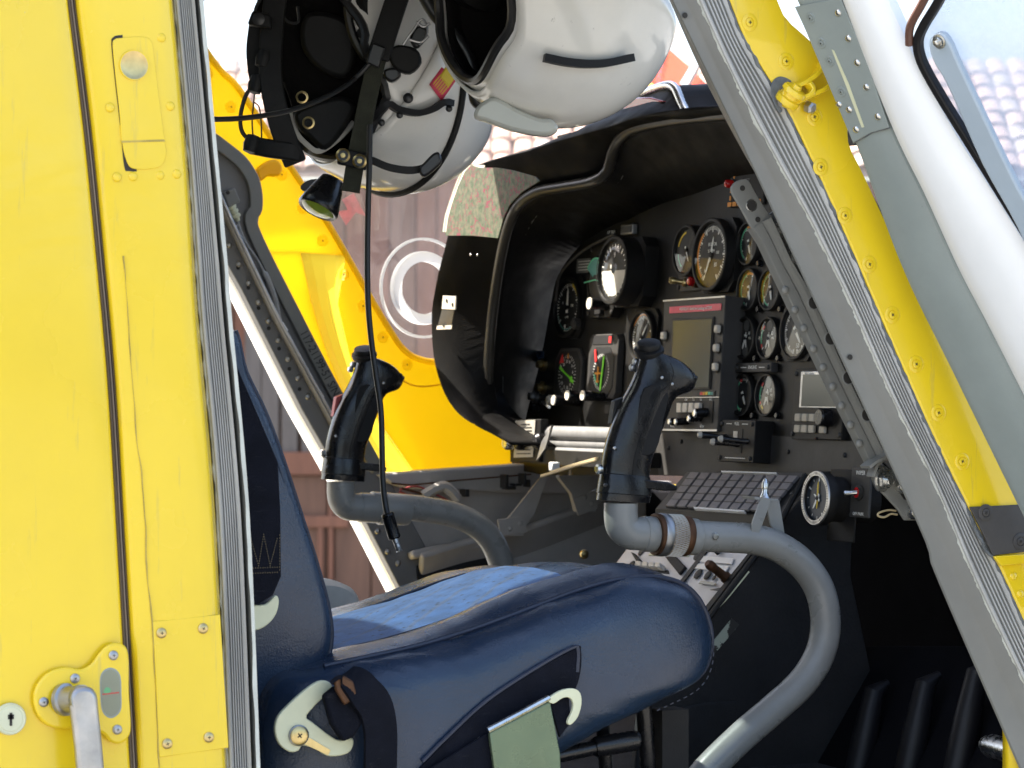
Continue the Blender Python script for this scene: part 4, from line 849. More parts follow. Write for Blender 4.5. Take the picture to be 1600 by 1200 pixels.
# placards above
o, M = pbox('placard', 914, 415, .050, .020, .001, 'placard_grey', bev=0)
for k in range(4):
    mb = MB(); mb.box((0, .006 - .004 * k, .0012), (.040 - .006 * (k % 2), .0012, .0003)); put('text_line', mb.mesh('text_line', 'mark_white'), o, M=M)
o, M = pbox('warning_lamp', 987, 359, .036, .014, .008, 'steel_dull'); mb = MB(); mb.box((0, 0, .0083), (.030, .009, .001)); put('lens', mb.mesh('lens', 'dial_grey'), o, M=M)
o, M = pbox('name_strip', 956, 363, .032, .006, .001, 'panel_black', bev=0); put('lettering', text_mesh('A/P TRIM', .006, 'mark_white', .0001), o, M=M @ Matrix.Translation((0, 0, .0012)))
# radio magnetic indicator, eight-sided frame, green needles
o, M = pbox('compass_indicator', 893, 586, .088, .076, .006, 'panel_grey', cut=.016)
o['label'] = 'eight sided compass dial with crossed green needles'
mb = MB(); w, h, q = .038, .033, .014; mb.prism([V((x, y, .0062)) for x, y in ((-w + q, -h), (w - q, -h), (w, -h + q), (w, h - q), (w - q, h), (-w + q, h), (-w, h - q), (-w, -h + q))], V((0, 0, .0006))); put('dial', mb.mesh('dial', 'dial'), o, M=M)
mb = MB()
for i in range(36): tick(mb, .0245 if i % 3 else .0215, .028, i * 10, .0010, .0071, 0)
arc(mb, .0275, .030, 160, 172, .0072, 1)
put('dial_marking', mb.mesh('dial_marking', MK), o, M=M)
for s, an in (('N', 20), ('3', 50), ('6', 80), ('E', 110), ('12', 140), ('15', 170), ('S', 200), ('21', 230), ('24', 260), ('W', 290), ('30', 320), ('33', 350)):
    put('numeral', text_mesh(s, .0062, 'mark_white', .0001), o, M=M @ Matrix.Translation((.0185 * math.sin(rad(an)), .0185 * math.cos(rad(an)), .0072)))
for an, w_ in ((112, .0032), (118, .0018)):
    mb = MB(); tick(mb, -.026, .026, an, w_, .0078, 0); tick(mb, .014, .020, an, w_ * 2.6, .0079, 0); put('needle', mb.mesh('needle', 'needle_green'), o, M=M)
mb = MB(); mb.prism([V((-.024, .016, .008)), V((-.011, .017, .008)), V((-.016, .029, .008))], V((0, 0, .0008))); put('warning_flag', mb.mesh('warning_flag', 'mark_red'), o, M=M)
mb = MB(); mb.prism([V((0, .023, .008)), V((.005, .023, .008)), V((.0025, .030, .008))], V((0, 0, .0008))); put('heading_bug', mb.mesh('heading_bug', 'mark_orange'), o, M=M)
kn = MB().lathe([(.007, 0), (.007, .012), (.0055, .015), (0, .016)], (0, 0, 0), (0, 0, 1), 16).mesh('knob', 'knob_white')
kb = MB().lathe([(.0062, 0), (.0062, .022), (.007, .0225), (.0075, .036), (.0065, .038)], (0, 0, 0), (0, 0, 1), 16).mesh('knob_stem', 'black_plastic')
kc = MB().lathe([(.0072, 0), (.0068, .0015), (0, .0015)], (0, 0, 0), (0, 0, 1), 16).mesh('knob_cap', 'knob_white')
put('knob', kn, o, M=M @ Matrix.Translation((-.034, -.036, .004)))
for x in (.032,): 
    K = M @ Matrix.Translation((x, -.038, .002)); put('knob', kb, o, M=K); put('knob_cap', kc, o, M=K @ Matrix.Translation((0, 0, .038)))
# course indicator below, with digital window
o, M = pbox('course_indicator', 951, 573, .090, .088, .010, 'panel_grey', cut=.008)
o['label'] = 'course indicator with lime needle and orange aircraft symbol'
mb = MB(); w, h, q = .036, .034, .014; mb.prism([V((x, y - .008, .0102)) for x, y in ((-w + q, -h), (w - q, -h), (w, -h + q), (w, h - q), (w - q, h), (-w + q, h), (-w, h - q), (-w, -h + q))], V((0, 0, .0006))); put('dial', mb.mesh('dial', 'dial'), o, M=M)
mb = MB()
for i in range(36): tick(mb, .021, .025, i * 10, .0010, .0112, 0)
MM = M @ Matrix.Translation((0, -.008, 0)); put('dial_marking', mb.mesh('dial_marking', MK), o, M=MM)
mb = MB(); mb.box((.006, -.002, .0125), (.0035, .048, .001), Matrix.Rotation(rad(-7), 3, 'Z')); put('needle', mb.mesh('needle', 'needle_green'), o, M=MM)
mb = MB(); mb.box((-.006, -.004, .0128), (.0028, .022, .001)); mb.box((-.006, -.002, .0128), (.017, .0028, .001)); mb.box((-.006, -.013, .0128), (.009, .0025, .001)); put('aircraft_symbol', mb.mesh('aircraft_symbol', 'mark_orange'), o, M=MM)
mb = MB(); mb.box((-.016, .022, .0128), (.0045, .018, .001), Matrix.Rotation(rad(16), 3, 'Z')); put('warning_flag', mb.mesh('warning_flag', 'mark_red'), o, M=MM)
mb = MB(); arc(mb, .017, .0205, 200, 265, .0118, 0); put('green_arc', mb.mesh('green_arc', 'mark_green'), o, M=MM)
mb = MB(); mb.box((-.002, .036, .0104), (.060, .012, .001)); mb.box((.022, .036, .0112), (.007, .009, .0006), k=1); put('digital_window', mb.mesh('digital_window', ['dial', 'mark_red']), o, M=M)
for x in (-.036, .012):
    K = M @ Matrix.Translation((x, -.042, .004)); put('knob', kb, o, M=K); put('knob_cap', kc, o, M=K @ Matrix.Translation((0, 0, .038)))
# altimeter half hidden by the grip
g_, M, r = gauge(1011, 527, 84, 'altimeter', .010, 1.05, needle=(40, 'mark_white', .6, .07), arcs=[(.80, .87, -60, 60, 'mark_orange')], ticks=(0, 350, 49)); g_['label'] = 'altimeter dial half hidden behind the near grip'
# orange plate behind the row
o, M = pbox('sub_panel', 983, 640, .14, .012, .002, 'panel_grey', bev=0)
pbox('sub_panel', 1001, 500, .03, .03, .002, 'panel_grey', bev=0)
# torque pair: yellow arc gauge in a plate with toggle and red button, and the big rotor gauge
o, M = pbox('torque_plate', 1085, 408, .072, .079, .004, 'panel_grey', cut=.008); pscrews(M, o, .031, .034, .004)
g_, M2, r = gauge(1087, 393, 82, 'torque', .016, 0, needle=(150, 'mark_white', .5, .05), arcs=[(.66, .74, -75, -10, 'mark_yellow'), (.66, .72, -150, -100, 'mark_green')], ticks=None, label='round gauge with one yellow arc beside the rotor gauge')
mb = MB(); mb.lathe([(.0055, 0), (.0055, .003), (.0035, .004), (.0028, .012), (.0045, .015), (.0045, .020), (.003, .022), (0, .022)], (0, 0, 0), V((-.5, .1, .85)), 14); put('toggle', mb.mesh('toggle', 'brass'), o, M=M @ Matrix.Translation((-.012, -.028, .004)))
mb = MB(); mb.lathe([(.0075, 0), (.0075, .006), (.0062, .0065), (.006, .011), (.004, .013), (0, .0135)], (0, 0, 0), (0, 0, 1), 18, ks=[0, 0, 1, 1, 1]); put('red_button', mb.mesh('red_button', ['rust', 'red_lens']), o, M=M @ Matrix.Translation((.018, -.028, .004)))
g_, M, r = gauge(1130, 400, 116, 'rotor', .020, 1.0, needle=[(205, 'mark_white', .6, .06), (12, 'mark_white', .5, .05)], arcs=[(.72, .80, -140, -40, 'mark_orange')], ticks=(-150, 150, 50), label='large rotor speed gauge with amber glare on its glass')
digits(M, g_, r, [('ROTOR', .05, .28, .0065), ('% RPM', .0, .1, .0062), ('80', .28, -.28, .008), ('6', -.3, -.42, .007), ('100', .35, .05, .006)], z=.0175)
# engine gauges, in columns
def small(a, b, h, nd, lab, arcs=None, fl=0, ticks=(-165, 20, 20)):
    g_, M, r = gauge(a, b, h, '', .007, fl, needle=nd, arcs=arcs or [(.70, .78, -165, -30, 'mark_green')], ticks=ticks, label=lab)
    mb = MB(); mb.lathe([(.0042, 0), (.0042, .005), (.003, .006), (0, .006)], (0, 0, 0), (0, 0, 1), 12); put('knob', mb.mesh('knob', 'black_plastic'), g_, M=M @ Matrix.Translation((r * .95, -r * .92, 0)))
    return g_, M, r
full = [(.70, .78, -150, -20, 'mark_green'), (.70, .80, -20, 25, 'mark_orange')]
small(1175, 381, 70, (160, 'mark_white', .5, .1), 'small engine gauge half behind the riveted strut', full)
small(1175, 453, 68, (165, 'mark_white', .5, .12), 'small green scale gauge at left of its row', full)
small(1209, 453, 68, (165, 'mark_white', .5, .1), 'small green scale gauge touching the riveted strut')
dual = [(.66, .76, -110, -55, 'mark_green'), (.66, .78, -55, -38, 'mark_red'), (.66, .78, -125, -112, 'mark_red')]
for k, (a, b, lab) in enumerate(((1170, 529, 'dual gauge of the middle row, far one'), (1206, 529, 'dual gauge of the middle row, near one'), (1204, 618, 'dual gauge of the lower row with yellow mark'))):
    g_, M, r = small(a, b, 68, [(205, 'mark_white', .55, .10), (165, 'mark_white', .45, .07)], lab, dual + ([(.66, .78, -150, -130, 'mark_yellow')] if k == 2 else []), ticks=(-130, -40, 12))
    mb = MB(); arc(mb, .0, r * .26, 0, 360, .0041, 6, 16); 
    for yy in (.58, -.58): put('sector_plate', mb.mesh('sector_plate', MK), g_, M=M @ Matrix.Translation((0, yy * r, 0)))
    digits(M, g_, r, [('10', .28, .22, .0062), ('8', .0, .22, .0052), ('PSI', .38, .0, .0045)], z=.0046)
small(1166, 618, 68, (150, 'mark_white', .5, .1), 'lower row gauge with one long green scale', [(.66, .76, -160, -30, 'mark_green'), (.66, .78, -30, -15, 'mark_red')])
g_, M, r = gauge(1250, 518, 92, 'altitude', .008, 1.02, needle=(140, 'mark_white', .55, .08), ticks=(-170, 170, 60), label='large square flanged dial partly behind the strut')
digits(M, g_, r, [('9', .2, .3, .009), ('8', .42, -.1, .009), ('50', .2, -.5, .008)], z=.0062)
# name bar
o, M = pbox('name_bar', 1187, 575, .092, .012, .010, 'panel_grey'); put('lettering', text_mesh('ENGINE', .0060, 'mark_white', .0001), o, M=M @ Matrix.Translation((0, 0, .0103)))
for s in (-1, 1):
    put('screw', psm, o, M=M @ Matrix.Translation((s * .039, 0, .010))); mb = MB(); mb.box((s * .023, 0, .0102), (.014, .0008, .0003)); put('line', mb.mesh('line', 'mark_white'), o, M=M)
# switch box with fire-handle levers
o, M = pbox('switch_box', 1179, 691, .092, .052, .026, 'panel_black'); o['label'] = 'square switch box with two long toggle levers'
pscrews(M, o, .038, .021, .026)
mb = MB(); mb.box((.004, 0, .0262), (.024, .030, .001)); put('slot', mb.mesh('slot', 'dark_slot'), o, M=M)
mb = MB(); mb.box((-.001, .004, .0268), (.010, .016, .001)); put('card', mb.mesh('card', 'knob_white'), o, M=M)
put('lettering', text_mesh('FUEL', .0055, 'mark_white', .0001), o, M=M @ Matrix.Translation((0, .021, .0263)))
for x, y, w in ((-.020, .021, .014), (.020, .021, .014), (.0, -.021, .05)):
    mb = MB(); mb.box((x, y, .0263), (w, .0008, .0003)); put('line', mb.mesh('line', 'mark_white'), o, M=M)
for i, (x, y) in enumerate(((-.026, .004), (.028, .0), (.008, -.004))):
    mb = MB(); mb.tube([V((x, y, .024)), V((x - .004, y, .032)), V((x - .012, y + .001, .054))], [.0045, .0032, .0042], 12); mb.lathe([(.0042, 0), (.0045, .002), (.0030, .005), (0, .0058)], V((x - .012, y + .001, .054)), V((-.3, 0, 1)), 12, k=1); put('toggle', mb.mesh('toggle', ['black_plastic', 'knob_white']), o, M=M)
# display unit (grey colour screen) standing proud of the panel
c0, c1, c2, c3 = (1037, 469), (1134, 462), (1121, 674), (1033, 673)
dd = .030
mb = MB(); mb.prism([pp(*c, dd) for c in (c0, c1, c2, c3)], PNm * -dd); mf = mb.build('display_unit', 'panel_grey', ip, bevel=.0015); mf['label'] = 'grey colour display unit with red strip label'
def quad(a, b): # position on the display face: fractions from the left and from the top
    t = (c0[0] + (c1[0] - c0[0]) * a, c0[1] + (c1[1] - c0[1]) * a); u = (c3[0] + (c2[0] - c3[0]) * a, c3[1] + (c2[1] - c3[1]) * a)
    return (t[0] + (u[0] - t[0]) * b, t[1] + (u[1] - t[1]) * b)
def qp(a0, b0, a1, b1, d, th, name, m, bev=0.):
    mb = MB(); mb.prism([pp(*quad(a, b), dd + d) for a, b in ((a0, b0), (a1, b0), (a1, b1), (a0, b1))], PNm * th); return mb.build(name, m, mf, bevel=bev)
for nm, (a0, b0, a1, b1) in (('edge_bar', (0, 0, 1, .012)), ('edge_bar', (0, .745, 1, .751)), ('edge_bar', (0, .986, 1, 1.0))): qp(a0, b0, a1, b1, .0004, .0012, nm, 'steel_dull')
qp(.10, .055, .94, .105, .0006, .0005, 'red_label', 'label_red')
qp(.16, .150, .845, .690, .0002, .0020, 'screen_bezel', 'panel_grey', .0008)
qp(.175, .160, .83, .680, .0010, .0016, 'screen_gap', 'dark_slot')
qp(.185, .166, .82, .674, .0012, .0020, 'screen', 'screen')
lb = text_mesh('VORSICHT: Gerät bei Landung auf STBY', .0052, 'mark_white', .0001); cc = pp(*quad(.52, .080), dd + .0013)
put('lettering', lb, mf, M=frame(cc, PNm, PRT))
bt = MB(); bt.box((0, 0, .003), (.011, .010, .006)); btm = bt.mesh('button', 'knob_white')
bz = MB(); bz.lathe([(.0075, 0), (.0075, .001), (0, .001)], (0, 0, 0), (0, 0, 1), 14); bzm = bz.mesh('button_well', 'dark_slot')
for a, b in ((.93, .245), (.93, .385), (.93, .525), (.045, .275)):
    c = pp(*quad(a, b), dd + .0006); put('button_well', bzm, mf, M=frame(c, PNm, PRT)); put('button', btm, mf, bevel=.0022, M=frame(c, PNm, PRT))
mb = MB(); qp(.62, .70, .92, .738, .0004, .001, 'colour_strip', 'dial')
for k, m in enumerate(('mark_red', 'mark_orange', 'mark_yellow', 'mark_green', 'mark_teal')): qp(.66 + .046 * k, .708, .70 + .046 * k, .73, .0014, .0003, 'colour_key', m)
for k in range(4): qp(.315 + .105 * k, .79, .395 + .105 * k, .862, .001, .005, 'rocker', 'knob_white', .0008)
qp(.30, .775, .90, .94, .0004, .0008, 'switch_well', 'dark_slot')
for a, b, r_ in ((.36, .925, .005), (.47, .925, .005), (.80, .86, .006), (.70, .90, .005)):
    mb = MB(); c = pp(*quad(a, b), dd); mb.tube([c, c + PNm * .016 + V((0, .002, -.002))], r_, 12); mb.lathe([(r_, 0), (r_ * .7, .002), (0, .0025)], c + PNm * .016 + V((0, .002, -.002)), PNm, 12, k=1); mb.build('knob', ['black_plastic', 'steel'], mf)
for a, b, s in ((.42, .765, 'ON'), (.55, .765, 'TX'), (.68, .765, 'RX'), (.85, .765, 'BRT'), (.2, .965, 'MODE'), (.72, .965, 'GAIN')): put('lettering', text_mesh(s, .0042, 'mark_white', .0001), mf, M=frame(pp(*quad(a, b), dd + .0006), PNm, PRT))
# radio set at the near end
o, M = pbox('radio_set', 1287, 632, .116, .084, .008, 'panel_black'); o['label'] = 'radio set with dark screen and cream keys'
mb = MB(); mb.box((.004, .017, .0083), (.092, .044, .002)); put('screen_frame', mb.mesh('screen_frame', 'steel_dull'), o, M=M, bevel=.001)
mb = MB(); mb.box((.006, .016, .0092), (.084, .038, .0014)); put('screen', mb.mesh('screen', 'screen'), o, M=M)
put('lettering', text_mesh('VHF Radio', .0050, 'mark_white', .0001), o, M=M @ Matrix.Translation((-.022, .036, .0096)))
km = MB(); km.box((0, 0, .002), (.013, .0095, .004)); km = km.mesh('key', 'key_cream')
for r_ in range(2):
    for c in range(3): put('key', km, o, bevel=.0012, M=M @ Matrix.Translation((-.040 + .0165 * c, -.0165 - .0135 * r_, .008)))
put('key', km, o, bevel=.0012, M=M @ Matrix.Translation((.018, -.030, .008)))
mb = MB(); mb.lathe([(.011, 0), (.011, .012), (.009, .014), (0, .014)], (.026, -.016, .008), (0, 0, 1), 20); put('dial_knob', mb.mesh('dial_knob', 'black_plastic'), o, M=M)
mb = MB(); mb.box((-.022, -.0405, .0085), (.05, .003, .003)); put('card_slot', mb.mesh('card_slot', 'dark_slot'), o, M=M)
pscrews(M, o, .054, .036, .008)
# warning panel with an amber hatched border and a red lamp under the hood
o, M = pbox('warning_panel', 1172, 285, .088, .060, .004, 'black_matte'); o['label'] = 'black warning panel edged with amber dashes'
hz = MB(); hz.box((0, 0, 0), (.0095, .0055, .0006)); hz = hz.mesh('dash', 'mark_orange')
for k in range(7): put('dash', hz, o, M=M @ Matrix.Translation((-.042 + .0125 * k, -.026, .0045)))
for k in range(7):
    t = k / 6 * 1.35; put('dash', hz, o, M=M @ Matrix.Translation((-.041 + .034 * (1 - math.cos(t)), -.018 + .044 * math.sin(t), .0045)) @ Matrix.Rotation(math.pi / 2 - t * .8, 4, 'Z') @ Matrix.Scale(.62, 4))
mb = MB(); mb.lathe([(.0055, 0), (.0055, .006), (.0045, .009), (.002, .0105), (0, .011)], (-.040, .0, .004), (0, 0, 1), 16); put('red_lamp', mb.mesh('red_lamp', 'red_lens'), o, M=M)
put('lettering', text_mesh('FIRE EXT', .006, 'placard_grey', .0001), o, M=M @ Matrix.Translation((-.006, .012, .0045))); put('lettering', text_mesh('TEST', .006, 'placard_grey', .0001), o, M=M @ Matrix.Translation((.0, .002, .0045)))
# chronometer and parking switch under the near end
g_, M, r = gauge(1289, 779, 84, 'clock', .012, 0, needle=[(0, 'mark_yellow', .62, .07), (215, 'mark_white', .5, .08), (180, 'mark_yellow', .4, .06), (300, 'mark_white', .3, .06)], ticks=(0, 330, 11), face='dial_blue', label='steel rimmed chronometer below the panel', off=.062, glass=False)
mb = MB(); mb.lathe([(r * .80, -.06), (r * .86, .002)], (0, 0, 0), (0, 0, 1), 28); put('clock_can', mb.mesh('clock_can', 'black_matte'), g_, M=M)
mb = MB(); mb.lathe([(r * 1.0, .0105), (r * 1.02, .012), (r * .99, .0135), (r * .84, .0135), (r * .83, .012)], (0, 0, 0), (0, 0, 1), 40); put('rotating_rim', mb.mesh('rotating_rim', 'steel_dull'), g_, M=M)
mb = MB()
for k in range(60): tick(mb, r * .87, r * .96, k * 6, r * (.05 if k % 5 == 0 else .025), .0138, 0)
put('rim_marking', mb.mesh('rim_marking', 'ink'), g_, M=M)
o, M = pbox('clock_plate', 1318, 790, .060, .082, .002, 'black_matte', d0=.040)
o, M = pbox('parking_switch', 1348, 770, .040, .056, .004, 'panel_grey', d0=.044)
put('lettering', text_mesh('WIPER', .0068, 'mark_white', .0001), o, M=M @ Matrix.Translation((0, .022, .0043))); put('lettering', text_mesh('OFF PARK', .0052, 'mark_white', .0001), o, M=M @ Matrix.Translation((0, -.024, .0043)))
mb = MB(); mb.lathe([(.009, 0), (.009, .002), (.006, .003), (.006, .0045), (0, .0045)], (0, .0, .004), (0, 0, 1), 18, ks=[1, 1, 1, 0]); mb.tube([V((0, 0, .006)), V((-.004, -.001, .013)), V((-.007, -.002, .020))], [.003, .0026, .0036], 10, k=2); put('toggle', mb.mesh('toggle', ['red_lens', 'dark_slot', 'steel']), o, M=M)
for a, b in ((1320, 711), (1232, 706), (1045, 700), (1065, 690), (1010, 690)): put('screw', psm, ip, M=frame(pp(a, b, .0026), PNm))
# left end: small breakers, switches and the white placard on its bracket
for a, b, m in ((851, 570, 'brass'), (850, 606, 'brass'), (838, 620, 'steel_dull'), (842, 640, 'black_plastic')):
    mb = MB(); c = pp(a, b); mb.lathe([(.009, 0), (.009, .005), (.006, .006), (.0055, .012), (0, .013)], c, PNm, 16); mb.build('breaker', m, ip)
mb = MB(); mb.tube([pp(848, 628), pp(853, 633, .03), pp(858, 636, .05)], .0022, 8); mb.build('toggle', 'steel', ip)
o, M = pbox('blue_tag', 843, 557, .03, .016, .002, 'leather', bev=0)
mb = MB(); mb.prism([PXo(a, b, 1.585) for a, b in ((797, 655), (845, 655), (842, 722), (797, 722))], (.012, 0, 0)); pb = mb.build('end_bracket', 'panel_black', ip, bevel=.001)
mb = MB(); mb.prism([PXo(a, b, 1.584) for a, b in ((806, 657), (837, 656), (835, 686), (805, 687))], (-.0006, 0, 0)); mb.prism([PXo(a, b, 1.584) for a, b in ((804, 698), (834, 697), (833, 714), (803, 715))], (-.0006, 0, 0)); pl = mb.build('white_placard', 'placard', pb)
mb = MB()
for a, b, w in ((821, 663, 14), (820, 668, 22), (820, 673, 22), (820, 678, 24), (820, 682, 18), (819, 703, 20), (818, 709, 22)):
    mb.prism([PXo(x, y, 1.583) for x, y in ((a - w / 2, b - .7), (a + w / 2, b - .9), (a + w / 2, b + .7), (a - w / 2, b + .7))], (-.0003, 0, 0))
mb.build('printed_line', 'ink', pl)
for a, b, r_, m in ((799, 692, .010, 'steel'), (817, 692, .010, 'black_plastic'), (846, 690, .012, 'black_plastic')):
    mb = MB(); mb.lathe([(r_, 0), (r_, .008), (r_ * .7, .012), (0, .012)], PXo(a, b, 1.58), V((-1, -.1, 0)), 14); mb.build('clamp_knob', m, pb)
mb = MB(); mb.prism([PXo(a, b, 1.56) for a, b in ((838, 720), (846, 690), (862, 664), (852, 700))], (.003, 0, 0)); mb.build('bright_lever', 'steel_dull', pb)
mb = MB(); A = PXo(858, 690, 1.60); B = PXo(962, 690, 1.60)
for dz, r_ in ((.012, .010), (-.002, .006), (-.014, .008)): mb.tube([A + V((0, 0, dz)), B + V((0, 0, dz - .003))], r_, 12)
mb.build('conduit', 'placard_grey', ip)
mb = MB(); A = PXo(858, 706, 1.62); B = PXo(1000, 712, 1.62); mb.box((A + B) / 2 + V((0, 0, -.006)), (.06, (A - B).length, .02)); mb.build('shelf', 'panel_black', ip)
mb = MB(); mb.tube([PXo(a, b, 1.55) for a, b in crp([(846, 744), (875, 735), (905, 726), (935, 718)], 5)], .0022, 7); mb.tube([PXo(a, b, 1.55) for a, b in crp([(860, 738), (890, 728), (936, 715)], 5)], .0016, 7); mb.build('straw_wire', 'wire_tan', ip)
mb = MB(); mb.box(PXo(866, 729, 1.56), (.012, .012, .012)); mb.build('indicator_lamp', 'ring_white', ip, bevel=.002)

# ================================================================== glare shield hood
hood = thing('glare_shield', 'black leather look glare shield hood arching over the instrument panel', 'glare shield', PXo(800, 693, 1.55))
# aft rim (bead) from the near end over the top to the foot of the far lobe
BE = [(a, b, x + .10) for a, b, x in [(1290, 172, 1.54), (1200, 176, 1.53), (1130, 180, 1.52), (1060, 187, 1.51), (1000, 198, 1.50), (972, 214, 1.50), (958, 240, 1.50), (950, 268, 1.50), (928, 283, 1.49), (880, 292, 1.48), (840, 300, 1.47), (812, 320, 1.465), (796, 352, 1.46), (784, 400, 1.46), (773, 470, 1.46), (766, 540, 1.46), (764, 600, 1.465), (772, 650, 1.48), (800, 692, 1.52)]]
CE = [(1330, 296, 1.66), (1240, 298, 1.66), (1160, 303, 1.66), (1090, 318, 1.655), (1040, 332, 1.655), (1010, 342, 1.655), (985, 350, 1.65), (965, 357, 1.65), (945, 368, 1.65), (920, 384, 1.65), (896, 402, 1.65), (876, 426, 1.65), (866, 452, 1.65), (861, 490, 1.65), (856, 530, 1.65), (848, 570, 1.65), (838, 610, 1.65), (826, 660, 1.64), (812, 694, 1.62)]
OE = [(1300, 150, 1.60), (1215, 158, 1.60), (1130, 166, 1.60), (1062, 172, 1.58), (1000, 183, 1.57), (950, 200, 1.57), (900, 214, 1.56), (860, 226, 1.55), (830, 236, 1.54), (790, 246, 1.53), (757, 256, 1.52), (735, 268, 1.515), (716, 310, 1.51), (700, 375, 1.505), (684, 440, 1.50), (676, 500, 1.50), (684, 580, 1.50), (718, 646, 1.51), (800, 694, 1.53)]
def line3(L, n=90): return resamp(cr([PXo(*p) for p in L], 6), n)
CE = [(a, b - (6 if k < 12 else 0), x + .03) for k, (a, b, x) in enumerate(CE)]
bead, inn, outr = line3(BE), line3(CE), line3(OE)
mb = MB(); mb.loft([[b, b.lerp(i, .12) + (b - i).cross(UP).normalized() * 0 + V((0, 0, 0)), b.lerp(i, .5) + (o - i).normalized() * .004, i] for b, i, o in zip(bead, inn, outr)]); mb.build('inner_wall', 'hood_black', hood, solid=.003)
mb = MB(); mb.loft([[b, b.lerp(o, .08) + V((.012, 0, 0)), b.lerp(o, .2) + V((.016, 0, 0)), b.lerp(o, .55) + V((.002, 0, 0)), b.lerp(o, .93) + V((0, 0, 0)), o, o + V((.03, 0, 0)), o + V((.09, .0, -.005))] for b, o in zip(bead, outr)]); mb.build('aft_flange', 'hood_black', hood, solid=.003)
mb = MB(); mb.tube([p + V((-.001, 0, 0)) for p in bead], .0075, 10); mb.build('rim_bead', 'hood_trim', hood)
mb = MB(); P = resamp([b.lerp(i, .30) + (o - i).normalized() * .0045 for b, i, o in zip(bead, inn, outr)][40:], 60); mb.tube([p + (b - p).normalized() * .0 + V((-.001, -.002, 0)) for p, b in zip(P, P)], .0006, 5); mb.build('seam', 'placard_grey', hood)
mb = MB(); q = line3([(868, 470, 1.648), (874, 432, 1.648), (895, 405, 1.648), (925, 383, 1.648), (960, 366, 1.648)], 30); mb.tube(q, .002, 6); mb.build('edge_trim', 'panel_grey', hood)
# bracket plate and rivets on the lobe
mb = MB(); mb.prism([PXo(a, b, 1.498) for a, b in ((694, 462), (714, 463), (713, 484), (692, 483))], (-.002, 0, 0)); bp_ = mb.build('bracket_plate', 'knob_white', hood, bevel=.0004)
mb = MB(); mb.prism([PXo(a, b, 1.499) for a, b in ((692, 484), (711, 484), (706, 514), (684, 515))], (-.0015, 0, 0)); mb.build('bracket_foot', 'hood_trim', bp_)
mb = MB(); mb.prism([PXo(a, b, 1.4972) for a, b in ((684, 509), (707, 508), (706, 514), (683, 515))], (-.001, 0, 0)); mb.build('bracket_lip', 'knob_white', bp_)
for a, b in ((698, 470), (707, 476), (693, 508)): put('rivet_hole', hm2, bp_, M=frame(PXo(a, b, 1.4955), (-1, 0, 0)))
for a, b in ((735, 398), (746, 398)): put('rivet', dr, hood, M=frame(PXo(a, b, 1.488), (-1, -.2, 0)) @ Matrix.Scale(.5, 4))
# upper cover and its polished rim tube
TC = [(880, 214, 1.58), (930, 196, 1.60), (985, 158, 1.62), (1012, 147, 1.62), (1044, 136, 1.62), (1058, 140, 1.62), (1066, 158, 1.62), (1076, 178, 1.62), (1090, 184, 1.62), (1120, 178, 1.62), (1180, 172, 1.62), (1240, 168, 1.62)]
tc_ = line3(TC, 60); lo = resamp(list(reversed(outr))[int(90 * .38):], 60)
mb = MB(); mb.loft([[a, a.lerp(b, .5) + V((.0, 0, -.004)), b] for a, b in zip(tc_, lo)]); mb.loft([[a, a + V((.10, 0, .008)), a + V((.20, .02, -.03))] for a in tc_]); mb.build('upper_cover', 'hood_black', hood, solid=.004)
mb = MB(); mb.tube([p + V((-.003, 0, .002)) for p in line3(TC[2:], 50)], .006, 10); mb.build('polished_rim', 'steel', hood)
mb = MB(); mb.prism([PXo(a, b, 1.575) for a, b in ((872, 212), (893, 207), (890, 222), (874, 226))], (-.002, 0, 0)); mb.build('hood_plate', 'panel_grey', hood, bevel=.0005)
mb = MB(); mb.prism([PXo(a, b, 1.60) for a, b in ((962, 180), (990, 152), (1016, 152), (1036, 158), (1000, 172))], (.01, 0, 0)); mb.build('red_cap', 'red_lens', hood, bevel=.002)
# ================================================================== centre console
con = thing('centre_console', 'centre console with grid keypad and light grey radio panels beside the seat', 'console', PX(1150, 1000, 1.60))
def plane_of(a, b, c): n = (b - a).cross(c - a).normalized(); return n if n.dot(FW) < 0 else -n
T0, T1, T2, T3 = PX(1073, 737, 1.72), PX(1259, 738, 1.72), PX(1226, 808, 1.67), PX(1024, 795, 1.67)
tn = plane_of(T0, T1, T3)
mb = MB(); mb.prism([T0, T1, T2, T3], tn * -.02); ky = mb.build('keypad_tray', 'panel_grey', con, bevel=.001)
def tp(a, b, d=0.): return PN(a, b, T0 + tn * d, tn)
K0, K1, K2, K3 = V((1080, 740, 0)), V((1251, 746, 0)), V((1205, 802, 0)), V((1041, 793, 0))
mb = MB(); mb.prism([tp(p.x, p.y, .0002) for p in (K0, K1, K2, K3)], tn * .0012); mb.build('key_bed', 'dark_slot', ky)
def qk(u, v): a = K0.lerp(K1, u); b = K3.lerp(K2, u); c = a.lerp(b, v); return c.x, c.y
for i in range(10):
    for j in range(5):
        g0, g1, h0, h1 = (i + .10) / 10, (i + .90) / 10, (j + .05) / 5, (j + .95) / 5
        mb = MB(); mb.prism([tp(*qk(g0, h0), .0014), tp(*qk(g1, h0), .0014), tp(*qk(g1, h1), .0014), tp(*qk(g0, h1), .0014)], tn * .0035); mb.build('key', 'key_grey', ky, bevel=.0005)
for pp_ in (((1130, 739), (1216, 742), (1216, 744), (1130, 741)), ((1087, 795.5), (1166, 801), (1166, 803.5), (1087, 798))):
    mb = MB(); mb.prism([tp(a, b, .0014) for a, b in pp_], tn * .004); mb.build('key_strip', 'ring_white', ky)
for a, b in ((1051, 764), (1238, 772)): put('screw', psm, ky, M=frame(tp(a, b, .0004), tn))
